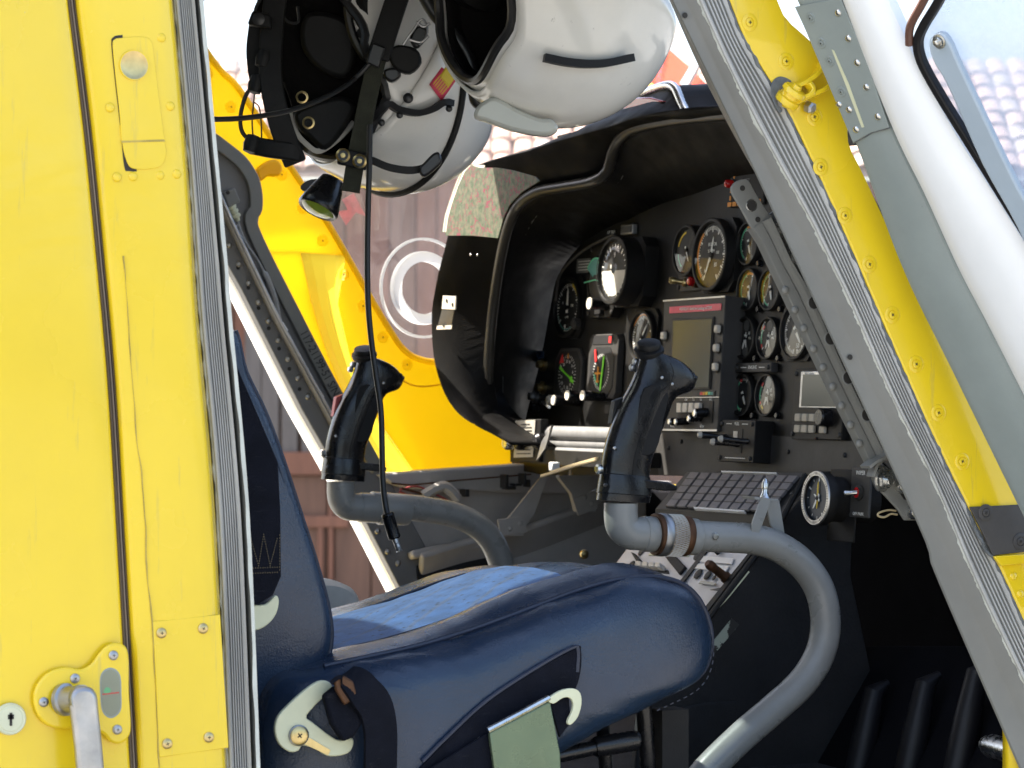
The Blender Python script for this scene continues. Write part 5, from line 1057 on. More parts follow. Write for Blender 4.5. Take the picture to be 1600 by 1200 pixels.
mb = MB(); mb.prism([T0, T1, T2, T3, T3 + V((0, 0, -.03)), T2 + V((0, 0, -.03))][2:], V((.04, 0, 0))); mb.build('tray_front', 'panel_black', con)
# near side cheek of the console, from the keypad down to the floor
S0 = T1 + V((0, -.004, .002)); S1 = T2 + V((0, -.004, .002)); yC = S1.y - .002
L0_, L1_, L2_, L3_ = PX(1000, 830, 1.66), PX(1196, 838, 1.66), PX(1082, 985, 1.585), PX(905, 955, 1.585)
ln_ = plane_of(L0_, L1_, L3_)
def lp(a, b, d=0.): return PN(a, b, L0_ + ln_ * d, ln_)
ck = [S0, S1, PY(1216, 826, yC), PY(1182, 868, yC), PY(1106, 968, yC), PY(1050, 1040, yC), PY(1000, 1120, yC), PY(980, 1330, yC), PY(1420, 1330, yC), PY(1330, 900, yC), V((1.76, yC, S0.z))]
mb = MB(); mb.prism([V((p.x, yC, p.z)) for p in ck], (0, .012, 0)); sd_ = mb.build('side_cheek', 'floor_dark', con, bevel=.002)
mb = MB(); mb.tube([PY(a, b, yC - .001) for a, b in ((1258, 742), (1222, 812), (1182, 868), (1108, 966))], .0035, 8); mb.build('cheek_edge', 'panel_black', sd_)
mb = MB(); mb.tube([PY(a, b, yC - .003) for a, b in ((1170, 893), (1140, 930), (1110, 964))], .0012, 6); mb.build('worn_edge', 'cream_metal', sd_)
mb = MB(); mb.prism([PY(a, b, yC - .0005) for a, b in ((1143, 966), (1155, 976), (1102, 1038), (1112, 1004))], (0, -.0008, 0)); mb.build('scratched_sticker', 'scratched', sd_)
mb = MB(); mb.prism([PY(a, b, yC - .0005) for a, b in crp([(1150, 1095), (1085, 1100), (1045, 1120), (1025, 1160), (1022, 1260), (1150, 1260)], 4)], (0, -.004, 0)); mb.build('cover_plate', 'floor_dark', sd_, bevel=.002)
mb = MB(); mb.lathe([(.0035, 0), (.003, .003), (0, .0035)], PY(1054, 1136, yC - .004), OUT, 12); mb.build('stud', 'black_plastic', sd_)
# sloping radio panels, light grey
mb = MB(); mb.prism([L0_, L1_, L2_, L3_], ln_ * -.03); lc = mb.build('radio_panel', 'console_light', con, bevel=.001)
def lq(pts, d, th, name, m, bev=0.):
    mb = MB(); mb.prism([lp(a, b, d) for a, b in pts], ln_ * th); return mb.build(name, m, lc, bevel=bev)
lq(((1103, 858), (1108, 860), (1068, 912), (1062, 911)), .0002, .0015, 'panel_gap', 'dark_slot')
lq(((1034, 862), (1048, 860), (1074, 888), (1064, 900)), .0002, .004, 'black_bar', 'black_matte', .001)
lq(((1186, 848), (1196, 842), (1090, 982), (1080, 980)), .0002, .003, 'edge_trim', 'black_matte', .001)
lq(((1097, 869), (1147, 873), (1144, 882), (1093, 878)), .0002, .001, 'name_plate', 'ring_white'); lq(((1090, 881), (1140, 885), (1135, 893), (1086, 889)), .0002, .001, 'name_plate', 'ring_white')
lq(((1064, 862), (1080, 863), (1076, 870), (1060, 869)), .0002, .001, 'name_plate', 'cream_metal'); lq(((1018, 862), (1034, 864), (1033, 869), (1014, 868)), .0002, .001, 'name_plate', 'cream_metal')
lq(((990, 866), (996, 868), (1010, 884), (1002, 886)), .0002, .006, 'rocker', 'black_matte', .001)
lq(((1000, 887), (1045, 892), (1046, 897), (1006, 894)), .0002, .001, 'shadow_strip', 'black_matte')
for k in range(4): lq(((1003 + 10 * k, 883 + k * .8), (1010 + 10 * k, 884 + k * .8), (1010 + 10 * k, 891 + k * .8), (1001 + 10 * k, 890 + k * .8)), .001, .010, 'lever_key', 'knob_white', .001)
lq(((1130, 918), (1136, 914), (1126, 924), (1110, 922)), .0002, .001, 'name_plate', 'panel_grey')
lq(((1096, 908), (1120, 911), (1116, 915), (1092, 912)), .0002, .001, 'name_plate', 'placard')
ov = MB(); ov.lathe([(.0062, 0), (.0062, .001), (.0054, .0014), (0, .0014)], (0, 0, 0), (0, 0, 1), 18, ks=[0, 1, 1]); ovm = ov.mesh('fastener', ['panel_grey', 'dark_slot'])
for a, b, s_ in ((1003, 862, 1), (987, 883, 1), (1091, 868, 1.2), (1091, 897, 1.1), (1106, 899, 1), (1160, 884, 1.1), (1116, 903, .6)): put('fastener', ovm, lc, M=frame(lp(a, b, .0002), ln_) @ Matrix.Scale(s_, 4))
mb = MB(); c = lp(1136, 904, 0); d_ = (PX(1112, 886, 1.60) - c).normalized(); mb.lathe([(.007, 0), (.007, .004), (.0055, .006), (.005, .022), (.006, .025), (.006, .030), (.004, .034), (0, .034)], c, (ln_ * .7 + d_ * .6), 14); mb.build('volume_knob', 'rust', lc)
mb = MB(); c = lp(1124, 862, 0); mb.lathe([(.005, 0), (.004, .01), (.003, .012), (0, .012)], c, ln_, 12); mb.build('knob', 'panel_grey', lc)

# ================================================================== control sticks
def make_stick(name, label, sc_, org, ypl, tube_pts, worn):
    """sc_/org: picture scale and offset of the grip outline measured on the near stick"""
    def W(a, b): return (org[0] + (a - 968) * sc_, org[1] + (b - 785) * sc_)
    def Q(a, b, d=0.): x, y = W(a, b); return PY(x, y, ypl - d)
    m_ = sc_ / FPX * (PY(*org, ypl) - EYEP).dot(FW)          # metres per near-stick pixel
    t = thing(name, label, 'control stick', Q(1100, 1200), 'cyclic control sticks')
    # grip: stations left edge, right edge, half depth
    St = [((934, 781), (1012, 786), 27), ((936, 770), (1013, 776), 28), ((939, 750), (1013, 756), 27), ((941, 738), (1012, 745), 25), ((944, 711), (1015, 722), 25), ((951, 682), (1023, 697), 25), ((960, 656), (1032, 672), 25), ((971, 630), (1042, 646), 25), ((984, 606), (1053, 622), 25), ((991, 590), (1076, 612), 25), ((996, 575), (1085, 596), 25), ((999, 564), (1077, 578), 24), ((1001, 556), (1060, 564), 22), ((1000, 550), (1040, 555), 20)]
    rows = []
    for (l, r, hd) in St:
        A, B = Q(*l), Q(*r); c = (A + B) / 2; h = (B - A) / 2; w = OUT * hd * m_; row = []
        for j in range(20):
            an = 2 * math.pi * j / 20; ca, sa = math.cos(an), math.sin(an)
            f = 1.0 if ca < 0 else 1.0
            row.append(c + h * math.copysign(abs(ca) ** .85, ca) + w * math.copysign(abs(sa) ** .8, sa))
        rows.append(row)
    dense = list(zip(*[cr([rw[j] for rw in rows], 4) for j in range(20)]))
    mb = MB(); mb.loft([list(d_) for d_ in dense], True, True); gr = mb.build('grip', 'black_plastic', t, ang=60)
    mb = MB(); mb.loft([[p + (p - sum(rw, V()) / 20) * .03 for p in rw] for rw in rows[1:4]], True, True); mb.build('grip_collar', 'black_plastic', gr, bevel=.001)
    ml = [rw[5] + (rw[5] - sum(rw, V()) / 20) * .004 for rw in [list(d_) for d_ in dense]][8:46]; mb = MB(); mb.tube(ml, .6 * m_, 5); mb.build('mould_line', 'black_matte', gr)
    for a_, b_ in ((1034, 590), (1050, 600), (960, 700)): mb = MB(); mb.lathe([(2.6 * m_, 0), (2.6 * m_, 1.2 * m_), (1.6 * m_, 1.8 * m_), (0, 1.8 * m_)], Q(a_, b_, 23.5 * m_), OUT, 10); mb.build('screw', 'steel_dull', gr)
    # palm rest: thin plate sticking out forward above the collar
    mb = MB(); mb.prism([Q(a, b, -.004) + V((0, 0, 0)) for a, b in ((990, 748), (1030, 752), (1046, 759), (1044, 766), (1024, 766), (990, 762))], OUT * 30 * m_); mb.build('palm_rest', 'black_plastic', gr, bevel=.0015)
    c = Q(1014, 547); up = (Q(1012, 530) - Q(1018, 560)).normalized(); up = (up + OUT * .35).normalized()
    mb = MB(); mb.lathe([(22 * m_, -8 * m_), (24 * m_, -2 * m_), (24 * m_, 2 * m_), (20 * m_, 4 * m_), (18.5 * m_, 4 * m_), (19.5 * m_, 9 * m_), (18 * m_, 13 * m_), (10 * m_, 15 * m_), (0, 15.5 * m_)], c, up, 28); mb.build('hat_switch', 'rubber', gr)
    for k, (a, b, d, r_) in enumerate(((1078, 588, .004, 7.5), (1074, 604, .0, 6.5), (1082, 590, -.012, 5))):
        mb = MB(); mb.lathe([(r_ * m_, -.004), (r_ * m_, 4 * m_), (r_ * .8 * m_, 7 * m_), (r_ * .3 * m_, 8 * m_), (0, 8 * m_)], Q(a, b, d), V((.9, -.35, -.25)), 14); mb.build('trigger_button', 'black_plastic', gr)
    mb = MB(); mb.prism([Q(a, b, 16 * m_) for a, b in crp([(1004, 606), (1040, 610), (1034, 652), (1020, 706), (990, 706), (992, 660)], 3, True)], OUT * 8.3 * m_); mb.build('rubber_pad', 'black_matte', gr, bevel=.001)
    for a, b in ((1004, 568), (999, 577)):
        mb = MB(); mb.lathe([(6 * m_, 0), (6 * m_, 6 * m_), (4 * m_, 8 * m_), (0, 8 * m_)], Q(a - 8, b - 2, -.010), V((-1, -.1, .2)), 12); mb.build('side_button', 'steel_dull', gr)
    mb = MB(); mb.lathe([(3.2 * m_, 0), (3.2 * m_, 1.4 * m_), (2 * m_, 2 * m_), (0, 2 * m_)], Q(946, 758, 24 * m_), OUT, 12); mb.build('screw', 'black_plastic', gr)
    mb = MB(); mb.prism([Q(a, b, -.004) for a, b in ((962, 626), (978, 620), (976, 640), (956, 664))], (0, .012, 0)); mb.build('back_switch', 'wire_red' if not worn else 'rubber', gr, bevel=.0015)
    mb = MB(); c = Q(938, 733); mb.lathe([(8 * m_, 0), (8 * m_, 5 * m_), (5 * m_, 8 * m_), (0, 8 * m_)], c, V((-1, -.2, 0)), 14); mb.build('side_nut', 'steel', gr)
    # elbow and tube
    el = cr([Q(970, 786), Q(970, 806), Q(973, 822), Q(984, 832), Q(1000, 834), Q(1016, 834)], 6)
    mb = MB(); mb.tube(el, [26.5 * m_] * len(el), 20); mb.build('elbow', 'tube_grey', t)
    def ring(a0, a1, rr, nm, m):
        A, B = Q(*a0), Q(*a1); d = (B - A); L = d.length; mb = MB(); r_ = rr * m_
        mb.lathe([(r_ * .8, 0), (r_ * .97, 0), (r_, L * .12), (r_, L * .88), (r_ * .97, L), (r_ * .8, L)], A, d, 32); return mb.build(nm, m, t)
    if worn:
        ring((1004, 834), (1022, 835), 28, 'sleeve', 'tube_grey'); ring((1022, 835), (1030, 835), 33, 'rusty_ring', 'rust'); ring((1028, 835), (1040, 836), 34, 'lock_ring', 'steel_dull')
        kr = ring((1040, 836), (1064, 837), 33, 'knurled_nut', 'knurl'); ring((1064, 837), (1074, 838), 32, 'worn_ring', 'rust'); ring((1072, 838), (1088, 839), 29, 'end_sleeve', 'tube_grey')
        A, B = Q(1040, 836), Q(1064, 837); d = (B - A).normalized(); u = d.orthogonal().normalized(); w = d.cross(u); mb = MB()
        for k in range(56):
            for s in (-1, 1):
                P = []
                for i in range(4):
                    an = 2 * math.pi * (k / 56 + s * i * .012); P.append(A.lerp(B, .06 + .88 * i / 3) + (u * math.cos(an) + w * math.sin(an)) * 33.2 * m_)
                mb.tube(P, .55 * m_, 4)
        ob = mb.build('knurling', 'steel_dull', kr); ob['kind'] = 'stuff'
    else:
        ring((1004, 834), (1040, 836), 28, 'sleeve', 'tube_grey'); ring((1040, 836), (1050, 836), 31, 'lock_ring', 'tube_grey'); ring((1050, 836), (1096, 839), 30, 'end_sleeve', 'tube_grey')
    tb = cr([PY(a, b, ypl) for a, b in tube_pts], 8)
    mb = MB(); mb.tube(tb, [24.5 * m_] * len(tb), 24); mb.build('bent_tube', 'tube_grey', t)
    return t, Q, m_
stN, QN, mN = make_stick('control_stick', 'near control stick, black grip on grey bent tube with rusty collar', 1.0, (968, 785), 2.773,
    [(1050, 836), (1120, 839), (1180, 843), (1222, 858), (1258, 886), (1282, 925), (1290, 975), (1281, 1022), (1254, 1066), (1210, 1107), (1160, 1150), (1105, 1204), (1060, 1260)], True)
stF, QF, mF = make_stick('control_stick', 'far control stick, black grip before the yellow windscreen pillar', .83, (531, 752), 3.525,
    [(580, 788), (640, 793), (700, 802), (740, 818), (768, 845), (784, 885), (790, 930), (780, 980), (740, 1040)], False)
mb = MB(); mb.lathe([(5.5 * mN, 0), (6 * mN, 2 * mN), (4.5 * mN, 4 * mN), (0, 4.4 * mN)], PY(1117, 838, 2.773 - .0165), OUT, 14); mb.build('pin_head', 'steel', stN)
mb = MB(); mb.lathe([(5 * mN, 0), (5 * mN, 2 * mN), (3.5 * mN, 4 * mN), (0, 4.4 * mN)], PY(646, 792, 3.525 - .0165), OUT, 6); mb.build('pin_head', 'tube_grey', stF)
# clip bracket welded on the near tube, with a polished pin
mb = MB()
mb.prism([QN(a, b, .012) for a, b in ((1188, 776), (1204, 780), (1184, 834), (1172, 834), (1174, 816))], (0, -.003, 0)); 
mb.prism([QN(a, b, -.010) for a, b in ((1196, 778), (1218, 782), (1228, 845), (1224, 848), (1204, 820))], (0, .003, 0))
mb.prism([QN(a, b, .013) for a, b in ((1178, 776), (1216, 780), (1218, 784), (1180, 781))], (0, .028, 0)); br_ = mb.build('clip_bracket', 'tube_grey', stN, bevel=.0006)
mb = MB(); c = QN(1195, 778); mb.lathe([(9 * mN, 0), (5 * mN, 8 * mN), (4.5 * mN, 14 * mN), (5.5 * mN, 15 * mN), (5.5 * mN, 22 * mN), (3 * mN, 30 * mN), (0, 33 * mN)], c, V((.03, 0, 1)), 14); mb.build('clip_pin', 'steel', br_)

# ================================================================== pilot seat
seat = thing('pilot_seat', 'blue leather pilot seat with woven blue fabric cushion', 'seat', PY(720, 1290, 2.76))
top = [(440, 1062), (500, 1043), (560, 1030), (650, 1010), (730, 986), (800, 961), (860, 938), (910, 920), (960, 907), (1010, 902), (1058, 911), (1090, 938), (1108, 985), (1105, 1030), (1082, 1064), (1020, 1095), (950, 1128), (880, 1170), (800, 1215), (700, 1262), (560, 1292), (440, 1292), (410, 1200), (415, 1110)]
yS = 2.545
base = resamp(cr([PY(a, b, yS) for a, b in top], 4, True) + [PY(*top[0], yS)], 220)[:-1]
cen = sum(base, V()) / len(base)
zmax = max(p.z for p in base); xmax = max(p.x for p in base)
secs = [(-.046, .50, 0), (-.043, .34, 0), (-.037, .20, 0), (-.028, .10, 0), (-.018, .04, 0), (-.008, .008, .0), (0, 0, 0), (.012, -.004, .006), (.035, -.006, .013), (.065, 0, .008), (.088, .0, -.002), (.11, 0, .003), (.17, 0, .006), (.24, 0, .003), (.31, 0, -.007), (.345, 0, -.014), (.37, 0, -.013), (.40, 0, -.014), (.425, .01, -.028), (.44, .06, -.05)]
rows = []
for dy, ins, dz in secs:
    row = []
    for p in base:
        q = p + (cen - p) * ins; tw = max(0, min(1, (p.z - (cen.z + .02)) / .06)); fr_ = 1 - .65 * max(0, min(1, (p.x - (xmax - .10)) / .10))
        wob = .003 * noise.noise(p * 14 + V((0, dy * 9, 0))) + .0012 * noise.noise(p * 45 + V((0, dy * 40, 3)))
        row.append(V((q.x, yS + dy, q.z + dz * tw * fr_ + wob)))
    rows.append(row)
mb = MB()
for i in range(len(rows) - 1):
    o0 = len(mb.v); n = len(rows[0]); mb.v += [V(v) for v in rows[i]] + [V(v) for v in rows[i + 1]]
    fab = .085 < (secs[i][0] + secs[i + 1][0]) / 2 < .345
    for j in range(n):
        pm = rows[i][j]; f = fab and pm.z > cen.z + .0 and pm.x < xmax - .12
        mb.f.append((o0 + j, o0 + (j + 1) % n, o0 + n + (j + 1) % n, o0 + n + j)); mb.m.append(1 if f else 0)
for rw, rev in ((rows[0], True), (rows[-1], False)): mb.add(rw, [tuple(range(len(rw)))[::(-1 if rev else 1)]], 0)
mb.build('seat_cushion', ['leather', 'seat_fabric'], seat, ang=70)
pip = [V((p.x, yS - .004, p.z + .001)) for p in base]; k0 = min(range(len(pip)), key=lambda i: (pip[i] - PY(500, 1043, yS)).length); k1 = min(range(len(pip)), key=lambda i: (pip[i] - PY(1020, 1095, yS)).length)
mb = MB(); mb.tube(pip[k0:k1 + 1], .0026, 8); mb.build('piping', 'leather_dark', seat)
for dy, z_ in ((.088, -.001), (.345, -.013)):
    P = [V((p.x, yS + dy, p.z + z_)) for p in base[k0:k1] if p.x < xmax - .115]; mb = MB(); mb.tube(P, .0018, 6); mb.build('seam', 'leather_dark', seat)
mb = MB(); P = resamp([p + V((0, -.004, -.010)) for p in pip[k0:k1 + 1]], 140)
for i in range(0, 139, 2): mb.tube([P[i], P[i + 1]], .0007, 4)
ob = mb.build('stitching', 'leather_dark', seat); ob['kind'] = 'stuff'
# backrest bolster
bk_ = [(345, 500), (372, 575), (405, 645), (435, 728), (462, 808), (488, 890), (504, 950), (508, 1000), (498, 1040), (478, 1066), (430, 1095), (370, 1125), (240, 1130), (230, 500)]
bb = resamp(cr([PY(a, b, 2.60) for a, b in bk_], 4, True) + [PY(*bk_[0], 2.60)], 100)[:-1]; bc = sum(bb, V()) / len(bb)
rows = []
for dy, ins in ((-.035, .14), (-.030, .05), (-.018, .015), (0, 0), (.03, -.012), (.07, 0), (.10, .05), (.28, .05), (.31, 0), (.35, -.01), (.385, .02), (.40, .09)):
    rows.append([V(((p + (bc - p) * ins).x, 2.60 + dy, (p + (bc - p) * ins).z)) + V((0, .002 * noise.noise(p * 16), 0)) for p in bb])
mb = MB(); mb.loft(rows, True, True); mb.build('backrest', 'leather', seat, ang=70)
for i_, nm in ((2, 'piping'), (4, 'seam')):
    P = [p + V((.001, -.001, 0)) for p in rows[i_] if p.x > bc.x + .01 and p.z > PY(480, 1066, 2.6).z]; P.sort(key=lambda p: -p.z); mb = MB(); mb.tube(P, .0024, 7); mb.build(nm, 'leather_dark', seat)
# seat frame under the cushion
for a0, a1, r_ in (((1005, 1095), (1020, 1300), .008), ((940, 1115), (955, 1300), .007)): mb = MB(); mb.tube([PY(*a0, 2.58), PY(*a1, 2.60)], r_, 10); mb.build('seat_leg', 'black_plastic', seat)
mb = MB(); mb.tube([PY(780, 1200, 2.56), PY(930, 1168, 2.56)], .0075, 14); mb.build('adjuster_rod', 'black_plastic', seat)
mb = MB(); mb.tube([PY(928, 1168, 2.56), PY(932, 1167, 2.56), PY(992, 1157, 2.56), PY(996, 1157, 2.56)], [.009, .0105, .0105, .009], 16); mb.build('rod_sleeve', 'black_plastic', seat)
mb = MB(); mb.box(PY(720, 1330, 2.77), (.42, .40, .06)); mb.build('seat_pan', 'black_matte', seat, bevel=.01)
for a in (.98, 1.36):
    for y in (2.60, 2.94): mb = MB(); mb.box((a, y, ZF + .05), (.03, .03, .12)); mb.build('seat_foot', 'black_matte', seat)
# seat pocket on the near side, with an edge cord
pk = crp([(640, 1215), (700, 1150), (760, 1095), (830, 1048), (896, 1012), (904, 1014), (903, 1050), (890, 1085), (850, 1130), (790, 1200), (780, 1240), (640, 1240)], 4, True)
mb = MB(); mb.prism([PY(a, b, 2.502) for a, b in pk], (0, -.006, 0)); pkt = mb.build('side_pocket', 'webbing', seat, bevel=.002)
mb = MB(); mb.tube([PY(a, b, 2.496) for a, b in crp([(660, 1190), (700, 1150), (760, 1095), (830, 1048), (892, 1013), (903, 1016), (902, 1050)], 5)], .0020, 7); mb.build('pocket_cord', 'leather_dark', pkt)
P = resamp([PY(a, b, 2.4945) for a, b in crp([(672, 1204), (712, 1178), (750, 1152)], 5)], 26); mb = MB()
for i in range(0, 25, 2): mb.tube([P[i], P[i + 1]], .0007, 4)
mb.build('pocket_stitching', 'placard_grey', pkt)

# ================================================================== far seat: only the edge shows
fseat = thing('copilot_seat', 'grey copilot seat edge glimpsed behind the blue cushion', 'seat', PY(560, 1290, 3.5))
mb = MB(); fo = crp([(430, 906), (500, 904), (528, 908), (550, 920), (560, 945), (548, 1000), (500, 1010), (430, 1010)], 4, True)
fr0 = [PY(a, b, 3.35) for a, b in fo]; fc = sum(fr0, V()) / len(fr0)
mb.loft([[p + (fc - p) * i_ + V((0, dy, 0)) for p in fr0] for dy, i_ in ((-.02, .2), (-.008, .04), (.01, 0), (.36, 0), (.38, .05), (.39, .2))], True, True); mb.build('seat_cushion', 'cloth_grey', fseat, ang=60)
mb = MB(); mb.box(fc + V((.0, .19, -.22)), (.10, .30, .42)); mb.build('seat_base', 'black_matte', fseat, bevel=.01)

# ================================================================== belts
sb_ = thing('shoulder_belt', 'dark shoulder belt hanging down the blue backrest with zigzag stitching', 'seat belt', PY(400, 950, 2.55))
st_ = [(300, 470), (332, 505), (364, 563), (400, 646), (432, 722), (436, 800), (437, 900), (424, 930), (400, 944), (384, 946), (300, 946)]
mb = MB(); mb.prism([PY(a, b, 2.552) for a, b in st_], (0, -.005, 0)); mb.build('webbing', 'webbing', sb_, bevel=.0015)
mb = MB(); zz = [(390, 832)] + [(390 + 4 * (i + 1), 884 if i % 2 == 0 else 832) for i in range(11)]
def dots(mb, a, b, y, n, r_):
    for i in range(n): mb.box(PY(a[0] + (b[0] - a[0]) * i / n, a[1] + (b[1] - a[1]) * i / n, y), (r_, r_, r_ * 1.6))
for a, b in ((((390), 835), (404, 884)), ((404, 884), (412, 835)), ((412, 835), (422, 884)), ((422, 884), (434, 838)), ((388, 888), (437, 886)), ((388, 896), (437, 894)), ((437, 836), (437, 895))): dots(mb, a, b, 2.5466, 13, .0007)
ob = mb.build('zigzag_stitching', 'stitch', sb_)
mb = MB(); mb.prism([PY(a, b, 2.556) for a, b in crp([(380, 948), (412, 944), (428, 930), (434, 938), (430, 958), (418, 974), (400, 984), (380, 982)], 4, True)], (0, -.004, 0)); mb.build('belt_fitting', 'cream_metal', sb_, bevel=.0012)
lb_ = thing('lap_belt', 'black lap belt looped through a cream C shaped anchor plate', 'seat belt', PY(520, 1290, 2.49))
hk = crp([(494, 1064), (510, 1064), (518, 1074), (516, 1082), (500, 1092), (484, 1108), (476, 1120), (486, 1128), (512, 1148), (528, 1156), (546, 1152), (550, 1160), (544, 1174), (528, 1180), (508, 1180), (492, 1170), (470, 1164), (464, 1172), (450, 1174), (434, 1162), (427, 1142), (430, 1122), (442, 1106), (470, 1080)], 3, True)
mb = MB(); mb.prism([PY(a, b, 2.494) for a, b in hk], (0, -.005, 0)); ac = mb.build('anchor_plate', 'cream_metal', lb_, bevel=.0012)
put('bolt', screw_mesh('anchor_screw', .0085, 'brass', ring=False), ac, M=frame(PY(467, 1149, 2.4865), OUT, (.8, 0, .6)))
mb = MB(); mb.lathe([(.0098, 0), (.0098, .0022), (.0085, .003)], PY(466, 1149, 2.4895), OUT, 24); mb.build('washer', 'steel_dull', ac)
mb = MB(); mb.prism([PY(a, b, 2.4885) for a, b in ((470, 1160), (482, 1152), (516, 1172), (512, 1180))], (0, -.001, 0)); mb.build('recess', 'brass', ac); put('rivet_hole', hm2, ac, M=frame(PY(478, 1150, 2.4870), OUT))
mb = MB(); P = [PY(a, b, y) for a, b, y in ((520, 1068, 2.480), (538, 1056, 2.476), (556, 1066, 2.470), (572, 1085, 2.468), (586, 1104, 2.470), (594, 1140, 2.474), (594, 1200, 2.478), (592, 1290, 2.482))]; P = cr(P, 4); mb.ribbon(P, [V((.6, .8, 0))] * 5 + [V((1, .25, .1))] * (len(P) - 5), .036, .004); mb.build('webbing', 'webbing', lb_, bevel=.001)
mb = MB(); mb.prism([PY(a, b, 2.480) for a, b in ((500, 1086), (520, 1070), (545, 1092), (562, 1128), (548, 1150), (530, 1158), (512, 1130))], (0, -.010, 0)); mb.build('webbing_loop', 'webbing', lb_, bevel=.003)
mb = MB(); mb.prism([PY(a, b, 2.468) for a, b in ((520, 1062), (534, 1054), (550, 1064), (556, 1088), (536, 1102), (522, 1078))], (0, -.005, 0)); mb.build('clasp', 'rust', lb_, bevel=.002)
bu = thing('belt_buckle', 'green painted belt buckle plate with a wire loop below the seat pocket', 'buckle', PY(830, 1290, 2.47))
mb = MB(); mb.prism([PY(a, b, 2.485) for a, b in ((761, 1144), (856, 1094), (872, 1176), (874, 1230), (775, 1250))], (0, -.006, 0)); bp2 = mb.build('buckle_plate', 'buckle_green', bu, bevel=.0016)
mb = MB(); mb.tube([PY(a, b, 2.480) for a, b in ((762, 1141), (810, 1116), (858, 1090))], .003, 8); mb.build('bright_edge', 'steel', bp2)
mb = MB(); mb.prism([PY(a, b, 2.482) for a, b in crp([(854, 1092), (872, 1079), (892, 1075), (904, 1082), (906, 1100), (900, 1120), (889, 1132), (884, 1127), (891, 1112), (893, 1099), (888, 1090), (877, 1090), (862, 1099)], 3, True)], (0, -.004, 0)); mb.build('wire_loop', 'cream_metal', bu, bevel=.0006)
mb = MB(); mb.prism([PY(a, b, 2.489) for a, b in ((856, 1096), (886, 1084), (890, 1128), (872, 1152))], (0, -.004, 0)); mb.build('webbing', 'webbing', bu, bevel=.001)
mb = MB(); mb.prism([PY(a, b, 2.492) for a, b in ((660, 1206), (758, 1146), (790, 1230), (790, 1290), (660, 1290))], (0, -.004, 0)); mb.build('webbing', 'webbing', bu, bevel=.001)
# ================================================================== flying helmets hung from the cabin roof
def curve_val(tab, x):
    for (a, va), (b, vb) in zip(tab, tab[1:]):
        if a <= x <= b: t = (x - a) / (b - a); t = t * t * (3 - 2 * t); return va + (vb - va) * t
    return tab[-1][1]
RIM = [(0, 10), (38, 2), (62, -42), (92, -60), (125, -52), (180, -40)]
def hp_(phi, el, s=1.):
    """helmet surface: phi from the brow (deg), el elevation (deg), s scale"""
    p, e = rad(phi), rad(el); ce = math.cos(e) ** (.72 if e < 0 else 1.0); se = math.sin(e)
    ear = 1 + .05 * max(0, math.sin(p) ** 2) * (1 if e < .2 else 0)
    return V((.140 * ce * math.cos(p) * s, .120 * ce * math.sin(p) * s * ear, .145 * se * s))
RIMS = [RIM]
def rim_el(phi): return curve_val(RIMS[0], abs((phi + 180) % 360 - 180))
def patch(p0, p1, e0, e1, s, nu=28, nv=10, th=.004):
    rows = [[hp_(p0 + (p1 - p0) * u / nu, (e0(p0 + (p1 - p0) * u / nu) if callable(e0) else e0) + ((e1(p0 + (p1 - p0) * u / nu) if callable(e1) else e1) - (e0(p0 + (p1 - p0) * u / nu) if callable(e0) else e0)) * v / nv, s) for u in range(nu + 1)] for v in range(nv + 1)]
    return rows
